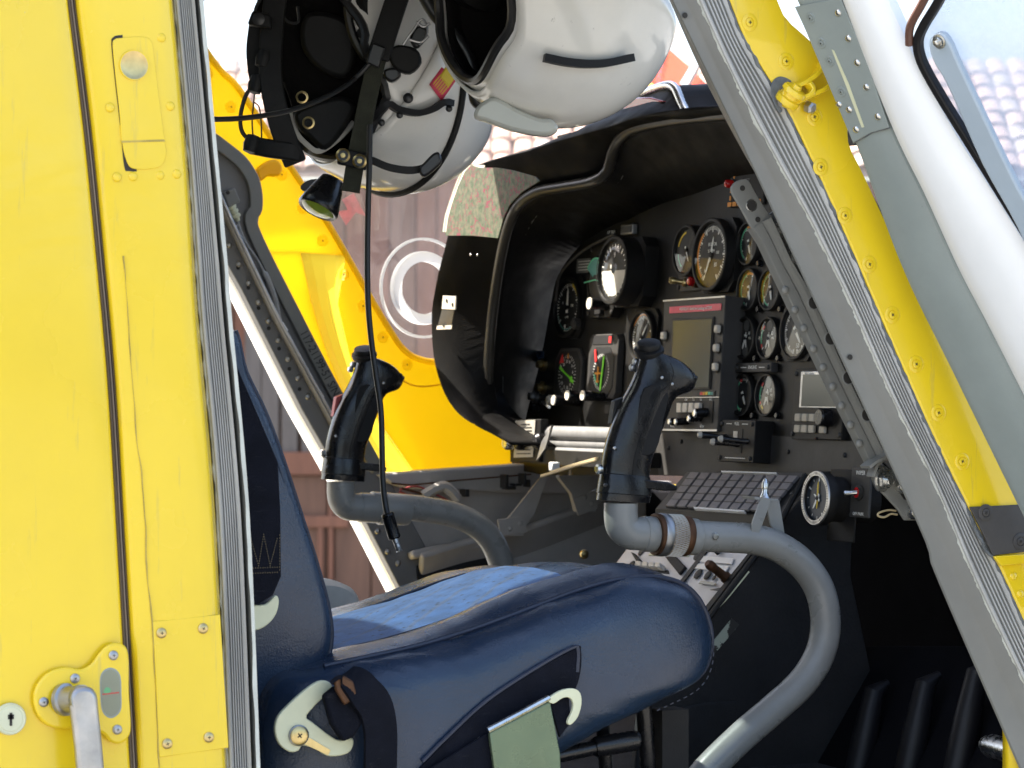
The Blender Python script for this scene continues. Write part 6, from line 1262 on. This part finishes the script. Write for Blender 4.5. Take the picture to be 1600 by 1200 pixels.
def helmet(name, label, pos, crown, front, detail, hs=1.):
    RIMS[0] = [(0, -12), (38, -18), (62, -42), (92, -60), (125, -52), (180, -40)] if detail else [(0, -26), (50, -38), (92, -58), (125, -52), (180, -40)]
    cz = crown.normalized(); cx = (front - cz * front.dot(cz)).normalized(); cy = cz.cross(cx)
    M = Matrix(((cx.x, cy.x, cz.x, pos.x), (cx.y, cy.y, cz.y, pos.y), (cx.z, cy.z, cz.z, pos.z), (0, 0, 0, 1))) @ Matrix.Scale(hs, 4)
    t = thing(name, label, 'helmet', pos, 'flying helmets hung in the cockpit')
    def part(nm, mb, m, parent=t, solid=0., bevel=0., ang=40, sub=0): return put(nm, mb.mesh(nm, m, ang), parent, bevel, solid, sub, M)
    n = 72; phis = [360 * i / n for i in range(n)]
    mb = MB(); rows = [[hp_(ph, 90 + (rim_el(ph) - 90) * k / 18, 1.) for ph in phis] for k in range(19)]; mb.loft(rows, True); sh_ = part('shell', mb, 'helmet_white', solid=.004)
    mb = MB(); rows = [[hp_(ph, 90 + (rim_el(ph) + 3 - 90) * k / 14, .955) + V((0, 0, .002)) for ph in phis] for k in range(15)]; mb.loft(rows, True); part('liner', mb, 'foam_black', solid=.002)
    mb = MB(); mb.tube([hp_(ph, rim_el(ph), .995) for ph in phis], .0058, 8, closed=True); part('edge_trim', mb, 'rubber_shiny')
    # ear cups, nape pad
    for s in (-1, 1):
        mb = MB(); mb.lathe([(.005, .0), (.044, 0), (.047, .008), (.044, .024), (.030, .030), (.012, .026), (0, .024)], V((-.005, s * .098, -.062)), V((0, -s, 0)), 28, xdir=(0, 0, 1), sx=1.2); part('ear_cup', mb, 'rubber')
    rows = patch(120, 240, -38, -66, .93, 18, 6); mb = MB(); mb.loft(rows); part('nape_pad', mb, 'foam_black', solid=.012)
    # visor cover and visor
    if detail: rows_ = patch(-82, 82, lambda p: 26 - 18 * (abs(p) / 82) ** 2, lambda p: 74 - 42 * (abs(p) / 82) ** 2, 1.055)
    else: rows_ = patch(-112, 112, lambda p: rim_el(p) + 5, lambda p: 84 - 20 * (abs(p) / 112) ** 2, 1.05, 48, 20)
    mb = MB(); mb.loft(rows_); vcv = part('visor_cover', mb, 'visor_cover', solid=.004)
    if detail: mb = MB(); mb.loft(patch(-80, 80, lambda p: -6 - 10 * (1 - abs(p) / 80), lambda p: 30 - 18 * (abs(p) / 80) ** 2, 1.035)); part('visor', mb, 'visor_cover' if detail else 'visor_cover', solid=.003)
    if detail:
        P = [hp_(p, 26 - 18 * (abs(p) / 82) ** 2, 1.062) for p in range(-82, 83, 4)]; mb = MB(); mb.tube(P, .0042, 8); part('visor_edge', mb, 'rubber')
    # visor track slot on both cheeks and snap studs
    for s in (-1, 1):
        P = [hp_(s * p, 50 + 0 * p, 1.0625) for p in range(22, 66, 4)]
        P = [hp_(s * (48 + 26 * math.cos(a)), 34 + 24 * math.sin(a), 1.06) for a in [rad(200 + 14 * i) for i in range(11)]] if detail else []
        for ph, el in ((104, -8), (118, 22), (80, 14), (128, -30)) if detail else ():
            c = hp_(s * ph, el, 1.004); mb = MB(); mb.lathe([(.0062, -.001), (.0062, .002), (.004, .0035), (0, .0038)], c, c, 14); part('snap_stud', mb, 'rubber_shiny', sh_)
    return t, M, part, sh_, vcv

def cdir(r, f, u): return RT * r + FW * f + UP * u
h1, M1, part1, sh1, vc1 = helmet('flying_helmet', 'white flying helmet with straps, lamp and red yellow sticker', PD(600, 118, 3.55), cdir(.70, .50, -.38), cdir(.12, -.38, -.90), True)
h2, M2, part2, sh2, vc2 = helmet('flying_helmet', 'plain white flying helmet with a black visor slot, nearer the panel', PD(868, 4, 3.25), cdir(.76, .52, -.34), cdir(-.45, -.08, -.85), False, .95)
def ribpx(t, name, pts, w, m, th=.003, wd=None, parent=None, bev=.0006):
    P = [PD(a, b, d) for a, b, d in pts]; P = cr(P, 4); mb = MB(); mb.ribbon(P, wd or RT, w, th); return mb.build(name, m, parent or t, bevel=bev)
# straps and fittings of the left helmet (nearer to the camera than its shell)
ribpx(h1, 'chin_strap', [(628, -30, 3.40), (612, 20, 3.395), (594, 75, 3.39), (578, 140, 3.385), (566, 200, 3.385), (556, 250, 3.39), (548, 300, 3.40)], .0215, 'webbing_green')
ribpx(h1, 'strap_sleeve', [(630, -30, 3.392), (610, 30, 3.388), (590, 92, 3.384)], .027, 'rubber', .007, bev=.002)
mb = MB(); mb.prism([PD(a, b, 3.375) for a, b in ((582, 66), (602, 74), (592, 106), (572, 98))], FW * .01); mb.build('strap_slider', 'rubber_shiny', h1, bevel=.002)
mb = MB(); mb.prism([PD(a, b, 3.376) for a, b in ((530, 230), (574, 240), (572, 266), (526, 256))], FW * .008); sp_ = mb.build('snap_tab', 'rubber', h1, bevel=.002)
for a, b in ((536, 243), (562, 252)):
    mb = MB(); mb.lathe([(.0085, 0), (.0085, .002), (.0062, .0035), (.006, .001), (.003, .001), (.0028, .0035), (0, .0038)], PD(a, b, 3.375), -FW, 20, ks=[0, 1, 1, 0, 1, 1]); mb.build('snap', ['rubber_shiny', 'brass'], sp_)
ribpx(h1, 'nape_strap', [(432, -20, 3.42), (424, 60, 3.415), (424, 130, 3.41), (440, 200, 3.41), (462, 256, 3.42)], .0275, 'rubber', .006, bev=.002)
ribpx(h1, 'nape_bar', [(390, 226, 3.42), (420, 232, 3.415), (450, 236, 3.415), (470, 240, 3.42)], .022, 'rubber', .012, wd=UP, bev=.003)
# black padding seen inside, with eyelets
def pad(pts, d, m='foam_black', nm='padding', th=.02, h=h1): mb = MB(); mb.prism([PD(a, b, d) for a, b in crp(pts, 4, True)], FW * th); return mb.build(nm, m, h, bevel=.006)
pad([(398, 20), (430, -30), (560, -30), (552, 40), (575, 90), (600, 140), (560, 190), (530, 215), (500, 236), (470, 215), (450, 150), (425, 90)], 3.47, th=.03)
pad([(465, 170), (530, 150), (555, 165), (540, 200), (508, 234), (480, 214), (462, 195)], 3.44, 'rubber', 'ear_flap', .012)
pad([(480, 20), (540, 30), (556, 80), (540, 120), (500, 110), (470, 70)], 3.45, 'rubber', 'ear_cushion', .016)
for a, b in ((482, 192), (472, 152)):
    mb = MB(); mb.lathe([(.0075, 0), (.0075, .0015), (.0055, .002), (.005, 0)], PD(a, b, 3.437), -FW, 20); mb.build('eyelet', 'brass', h1)
ribpx(h1, 'pale_lining', [(452, 170, 3.46), (462, 205, 3.455), (482, 228, 3.45), (500, 236, 3.45), (530, 216, 3.45), (552, 192, 3.46)], .008, 'cloth_grey', .006, wd=-FW)
# microphone, buckles and tangle at the right of the strap
for pts, m, dep in (([(606, 82), (622, 70), (650, 76), (658, 96), (640, 114), (616, 106)], 'rubber', .022), ([(602, 108), (620, 106), (626, 118), (612, 128), (600, 120)], 'rubber_shiny', .016), ([(640, 60), (652, 40), (668, 46), (664, 62), (650, 76)], 'rubber_shiny', .012)):
    mb = MB(); mb.prism([PD(a, b, 3.395) for a, b in crp(pts, 3, True)], FW * dep); mb.build('quick_release', m, h1, bevel=.003)
mb = MB()
for pp_ in ([(630, 70), (645, 48), (660, 30), (668, 50), (655, 70)], [(640, 62), (658, 66), (670, 56)], [(650, 34), (662, 42), (672, 36)]): mb.tube([PD(a, b, 3.385) for a, b in crp(pp_, 4)], .0016, 6)
mb.build('wire_clip', 'steel_dull', h1)
mb = MB(); mb.prism([PD(a, b, 3.395) for a, b in ((394, 16), (422, 22), (424, 44), (386, 38))], FW * .02); bkl = mb.build('strap_block', 'rubber', h1, bevel=.003)
mb = MB(); mb.lathe([(.007, 0), (.0075, .002), (.005, .003), (0, .003)], PD(404, 30, 3.393), -FW, 16); mb.build('snap', 'rubber_shiny', bkl)
ribpx(h1, 'back_strap', [(402, 40, 3.43), (398, 80, 3.43), (402, 120, 3.43), (410, 140, 3.43)], .02, 'rubber', .005)
for pts, r_ in (([(412, -10), (402, 8), (398, 20)], .0022), ([(396, 132), (384, 150), (376, 180), (378, 205), (392, 222)], .0026), ([(398, 144), (396, 165), (394, 190), (396, 222)], .0010), ([(398, 160), (405, 168), (408, 190), (409, 220)], .0010), ([(446, 0), (442, 20), (450, 34), (466, 34), (465, 10)], .0018)):
    mb = MB(); mb.tube([PD(a, b, 3.42) for a, b in crp(pts, 5)], r_, 7); mb.build('cord', 'cable_black', h1)
for a, b in ((400, 132), (412, 92), (393, 225)):
    mb = MB(); mb.lathe([(.0, -.012), (.008, -.010), (.010, 0), (.008, .010), (0, .012)], PD(a, b, 3.415), V((.3, 0, 1)), 10); mb.build('cord_end', 'rubber', h1)
# helmet lamp on the lower rim
hl = PD(505, 310, 3.42); lx = cdir(-.40, -.30, -.86).normalized()
mb = MB(); mb.lathe([(0, -.028), (.014, -.026), (.019, -.012), (.024, .006), (.0255, .014), (.024, .017), (.021, .016)], hl, lx, 26); lm = mb.build('lamp_body', 'black_plastic', h1)
mb = MB(); mb.lathe([(.0215, .0155), (.014, .020), (0, .022)], hl, lx, 26); mb.build('lamp_lens', 'lamp_green', lm)
mb = MB(); mb.prism([PD(a, b, 3.43) for a, b in crp([(470, 290), (486, 280), (512, 282), (530, 296), (526, 304), (500, 298), (474, 298)], 3, True)], FW * .02); mb.build('lamp_bracket', 'rubber_shiny', lm, bevel=.002)
# visor strap end and sticker on the shell
ribpx(h1, 'visor_strap', [(580, 250, 3.385), (610, 262, 3.385), (645, 266, 3.39), (672, 258, 3.40), (684, 244, 3.41)], .009, 'rubber', .004, wd=UP)
mb = MB(); mb.prism([PD(a, b, 3.385) for a, b in crp([(655, 262), (664, 252), (676, 240), (686, 238), (690, 252), (680, 264), (664, 276), (656, 272)], 3, True)], FW * .016); mb.build('strap_catch', 'rubber_shiny', h1, bevel=.003)
def onshell(px, py, M, lift=.0015):
    """point of the helmet shell seen at a pixel"""
    Mi = M.inverted(); o = Mi @ EYEP; d = (Mi.to_3x3() @ ray(px, py)); S = V((1 / .140, 1 / .120, 1 / .145)); o2 = V((o.x * S.x, o.y * S.y, o.z * S.z)); d2 = V((d.x * S.x, d.y * S.y, d.z * S.z))
    a = d2.dot(d2); b = 2 * o2.dot(d2); c = o2.dot(o2) - 1.17; q = b * b - 4 * a * c
    t = (-b - math.sqrt(max(q, 0))) / (2 * a); return EYEP + ray(px, py) * t
def sticker(h, M, quad_, m, nm, parent, th=.0006):
    mb = MB(); n = 6; rows = []
    for j in range(n + 1):
        row = []
        for i in range(n + 1):
            u, v = i / n, j / n; a = [quad_[0][k] * (1 - u) * (1 - v) + quad_[1][k] * u * (1 - v) + quad_[2][k] * u * v + quad_[3][k] * (1 - u) * v for k in (0, 1)]; row.append(onshell(*a, M))
        rows.append(row)
    mb.loft(rows); return mb.build(nm, m, parent, solid=th)
for pp_ in ([(586, 186), (597, 174), (608, 164), (622, 172), (652, 178), (676, 172), (694, 161), (706, 163)], [(586, 186), (578, 196), (568, 214), (560, 226)]):
    P = [onshell(a, b, M1) - FW * .010 for a, b in crp(pp_, 5)]; mb = MB(); mb.ribbon(P, UP, .0075, .010); mb.build('visor_track', 'nose_black', vc1)
for a, b in ((625, 181), (702, 171), (597, 193)):
    mb = MB(); mb.lathe([(.0042, 0), (.0042, .002), (.003, .003), (0, .0032)], onshell(a, b, M1) - FW * .010, -FW, 12); mb.build('snap_stud', 'rubber_shiny', vc1)
mb = MB(); mb.prism([PD(a, b, 3.432) for a, b in crp([(552, -30), (548, 0), (550, 28), (558, 58), (574, 86), (590, 70), (600, 30), (606, -30)], 4, True)], FW * .02); ck_ = mb.build('cheek_shell', 'helmet_white', h1, bevel=.007)
mb = MB(); mb.tube([PD(a, b, 3.430) for a, b in crp([(547, -30), (543, 0), (545, 30), (554, 62), (572, 90), (584, 84)], 5)], .0055, 8); mb.build('cheek_trim', 'rubber_shiny', ck_)
mb = MB(); mb.lathe([(.0062, 0), (.0062, .002), (.004, .0035), (0, .0038)], PD(565, 52, 3.432), -FW, 14); mb.build('snap_stud', 'rubber_shiny', ck_)
mb = MB(); mb.lathe([(.0062, 0), (.0062, .002), (.004, .0035), (0, .0038)], onshell(638, 154, M1) - FW * .004, -FW, 14); mb.build('snap_stud', 'rubber_shiny', sh1)
sk = sticker(h1, M1, [(699, 92), (719, 116), (690, 158), (671, 132)], 'label_red', 'warning_sticker', h1)
sticker(h1, M1, [(700, 98), (715, 116), (700, 137), (687, 119)], 'mark_yellow', 'sticker_field', sk, .0016)
for k in range(6):
    a0 = (676 + k * 2.6, 131 + k * 3.2); sticker(h1, M1, [a0, (a0[0] + 12, a0[1] - 15), (a0[0] + 13, a0[1] - 14), (a0[0] + 1, a0[1] + 1.2)], 'mark_yellow', 'sticker_line', sk, .0016)
mb = MB(); mb.prism([PD(a, b, 3.42) for a, b in ((698, 72), (708, 78), (716, 104), (704, 106))], FW * .01); mb.build('visor_knob', 'rubber_shiny', h1, bevel=.002)
# hooks that hold the helmets to the roof
for h, a, d in ((h1, 560, 3.5), (h2, 860, 3.3)):
    mb = MB(); mb.tube([PD(a, -40, d), PD(a + 4, -90, d), V((PD(a, -90, d).x, PD(a, -90, d).y, EYE + .507))], .004, 8); mb.build('hanging_hook', 'steel_dull', h)
# curved visor slot of the right helmet
P = [onshell(a, b, M2) for a, b in crp([(850, 92), (884, 99), (918, 102), (950, 100), (986, 92)], 5)]
mb = MB(); mb.ribbon([p - FW * .012 for p in P], UP, .0085, .012); mb.build('visor_slot', 'nose_black', h2)
# grey peak of the right helmet's visor and its dark inner padding
mb = MB(); mb.prism([PD(a, b, 3.19) for a, b in crp([(742, 172), (752, 160), (774, 152), (808, 170), (842, 184), (862, 186), (872, 198), (866, 208), (846, 212), (800, 204), (760, 190), (742, 184)], 4, True)], FW * .02); pk2 = mb.build('visor_tip', 'visor_tip', h2, bevel=.006)
pad([(655, -30), (690, 20), (722, 60), (738, 100), (742, 150), (758, 158), (800, 110), (850, 40), (880, -30)], 3.30, 'foam_black', 'padding', .03, h2)
mb = MB(); mb.tube([PD(a, b, 3.29) for a, b in crp([(650, -30), (678, 20), (712, 58), (734, 95), (740, 135), (746, 160), (764, 156), (800, 118), (850, 48), (892, -20)], 5)], .0075, 10); mb.build('rim_roll', 'rubber_shiny', h2)

# ================================================================== cords hanging across the opening
cb = thing('headset_cable', 'thin black headset cable with a jack plug hanging from the helmet', 'cable', PD(622, 860, 3.33))
mb = MB(); mb.tube([PD(a, b, d) for a, b, d in [(p.x, p.y, 3.36 - .03 * i / 60) for i, p in enumerate(cr([(578, 195, 0), (577, 260, 0), (575, 330, 0), (574, 400, 0), (575, 470, 0), (580, 530, 0), (588, 590, 0), (595, 640, 0), (597, 700, 0), (598, 750, 0), (602, 788, 0), (606, 806, 0)], 6))]], .0034, 10); mb.build('cord', 'cable_black', cb)
a0, a1 = PD(605, 802, 3.325), PD(617, 842, 3.325); d = a1 - a0; mb = MB(); L_ = d.length
mb.lathe([(0, 0), (.0065, 0), (.0075, L_ * .05), (.0078, L_ * .1), (.0074, L_ * .12), (.0074, L_ * .95), (.0055, L_), (0, L_)], a0, d, 18); mb.build('plug_body', 'black_plastic', cb)
a2 = PD(625, 863, 3.325); d2 = a2 - a1; L2 = d2.length; mb = MB(); mb.lathe([(.0036, -.002), (.0036, L2 * .3), (.003, L2 * .32), (.0036, L2 * .36), (.0036, L2 * .6), (.003, L2 * .62), (.0036, L2 * .66), (.003, L2 * .85), (.004, L2 * .92), (0, L2)], a1, d2, 14); mb.build('plug_tip', 'steel_dull', cb)
c2 = thing('intercom_cord', 'thin dark cord stretched from the door post to the left helmet', 'cable', PD(330, 186, 3.3))
mb = MB(); mb.tube([PD(a, b, d_) for (a, b), d_ in zip(crp([(310, 186), (360, 186), (410, 181), (455, 172), (500, 156), (540, 134), (564, 114), (580, 96)], 4), [3.05 + .33 * min(1, i / 22) for i in range(29)])], .0030, 8); mb.build('cord', 'cable_black', c2)

# ================================================================== road map stuck behind the hood
mp_ = thing('road_map', 'folded green road map tucked over the black glare shield', 'map', PX(740, 370, 1.57))
mo = [(736, 258), (748, 262), (775, 262), (800, 266), (836, 276), (842, 283), (815, 300), (796, 320), (786, 342), (778, 372), (738, 368), (696, 368), (700, 340), (706, 318), (716, 290), (726, 268)]
mb = MB(); mb.prism([PX(a, b, 1.568) for a, b in mo], (.0015, 0, 0)); mb.build('front_sheet', 'map_print', mp_)
for k in range(4):
    mb = MB(); mb.prism([PX(a - 2 - 1.4 * k + random.uniform(-1, 1), b - 2 - random.uniform(0, 3), 1.571 + .0025 * k) for a, b in ((738, 260), (760, 262), (740, 366), (697, 366), (701, 340), (708, 316), (718, 288), (728, 266))], (.0012, 0, 0)); mb.build('folded_sheet', 'map_print' if k % 2 else 'placard', mp_)

# ================================================================== orange warning sheet behind the windscreen
os_ = thing('orange_cover_sheet', 'translucent orange sheet with dark red lettering outside the windscreen', 'sheet', PX(1080, 190, 2.25))
m = MATS['orange_sheet']; nt = m.node_tree; b_ = nt.nodes['Principled BSDF']; tl = nt.nodes.new('ShaderNodeBsdfTranslucent'); tl.inputs[0].default_value = (.95, .22, .08, 1); ms = nt.nodes.new('ShaderNodeMixShader'); ms.inputs[0].default_value = .6
nt.links.new(b_.outputs[0], ms.inputs[1]); nt.links.new(tl.outputs[0], ms.inputs[2]); nt.links.new(ms.outputs[0], nt.nodes['Material Output'].inputs[0])
mb = MB(); mb.prism([PX(a, b, 2.46) for a, b in ((1000, 110), (1022, 76), (1030, 66), (1075, 105), (1112, 142), (1150, 190), (1150, 230), (985, 230), (960, 160))], (.004, 0, 0)); mb.build('sheet', 'orange_sheet', os_)
mb = MB(); mb.prism([PX(a, b, 2.455) for a, b in ((992, 124), (1002, 112), (1022, 134), (1024, 160), (985, 160))], (.002, 0, 0)); mb.build('yellow_patch', 'mark_yellow', os_)
for s, a, b in (('DO NOT', 1021, 102), ('COVERED', 1033, 104)):
    put('lettering', text_mesh(s, .022, 'label_red', .0003), os_, M=frame(PX(a, b, 2.455), (-1, 0, 0), V((0, -.35, .9))))
mb = MB(); mb.prism([PX(a, b, 2.44) for a, b in ((1084, 93), (1093, 99), (1072, 138), (1062, 130))], (.006, 0, 0)); mb.build('grey_batten', 'strut_blue', os_)
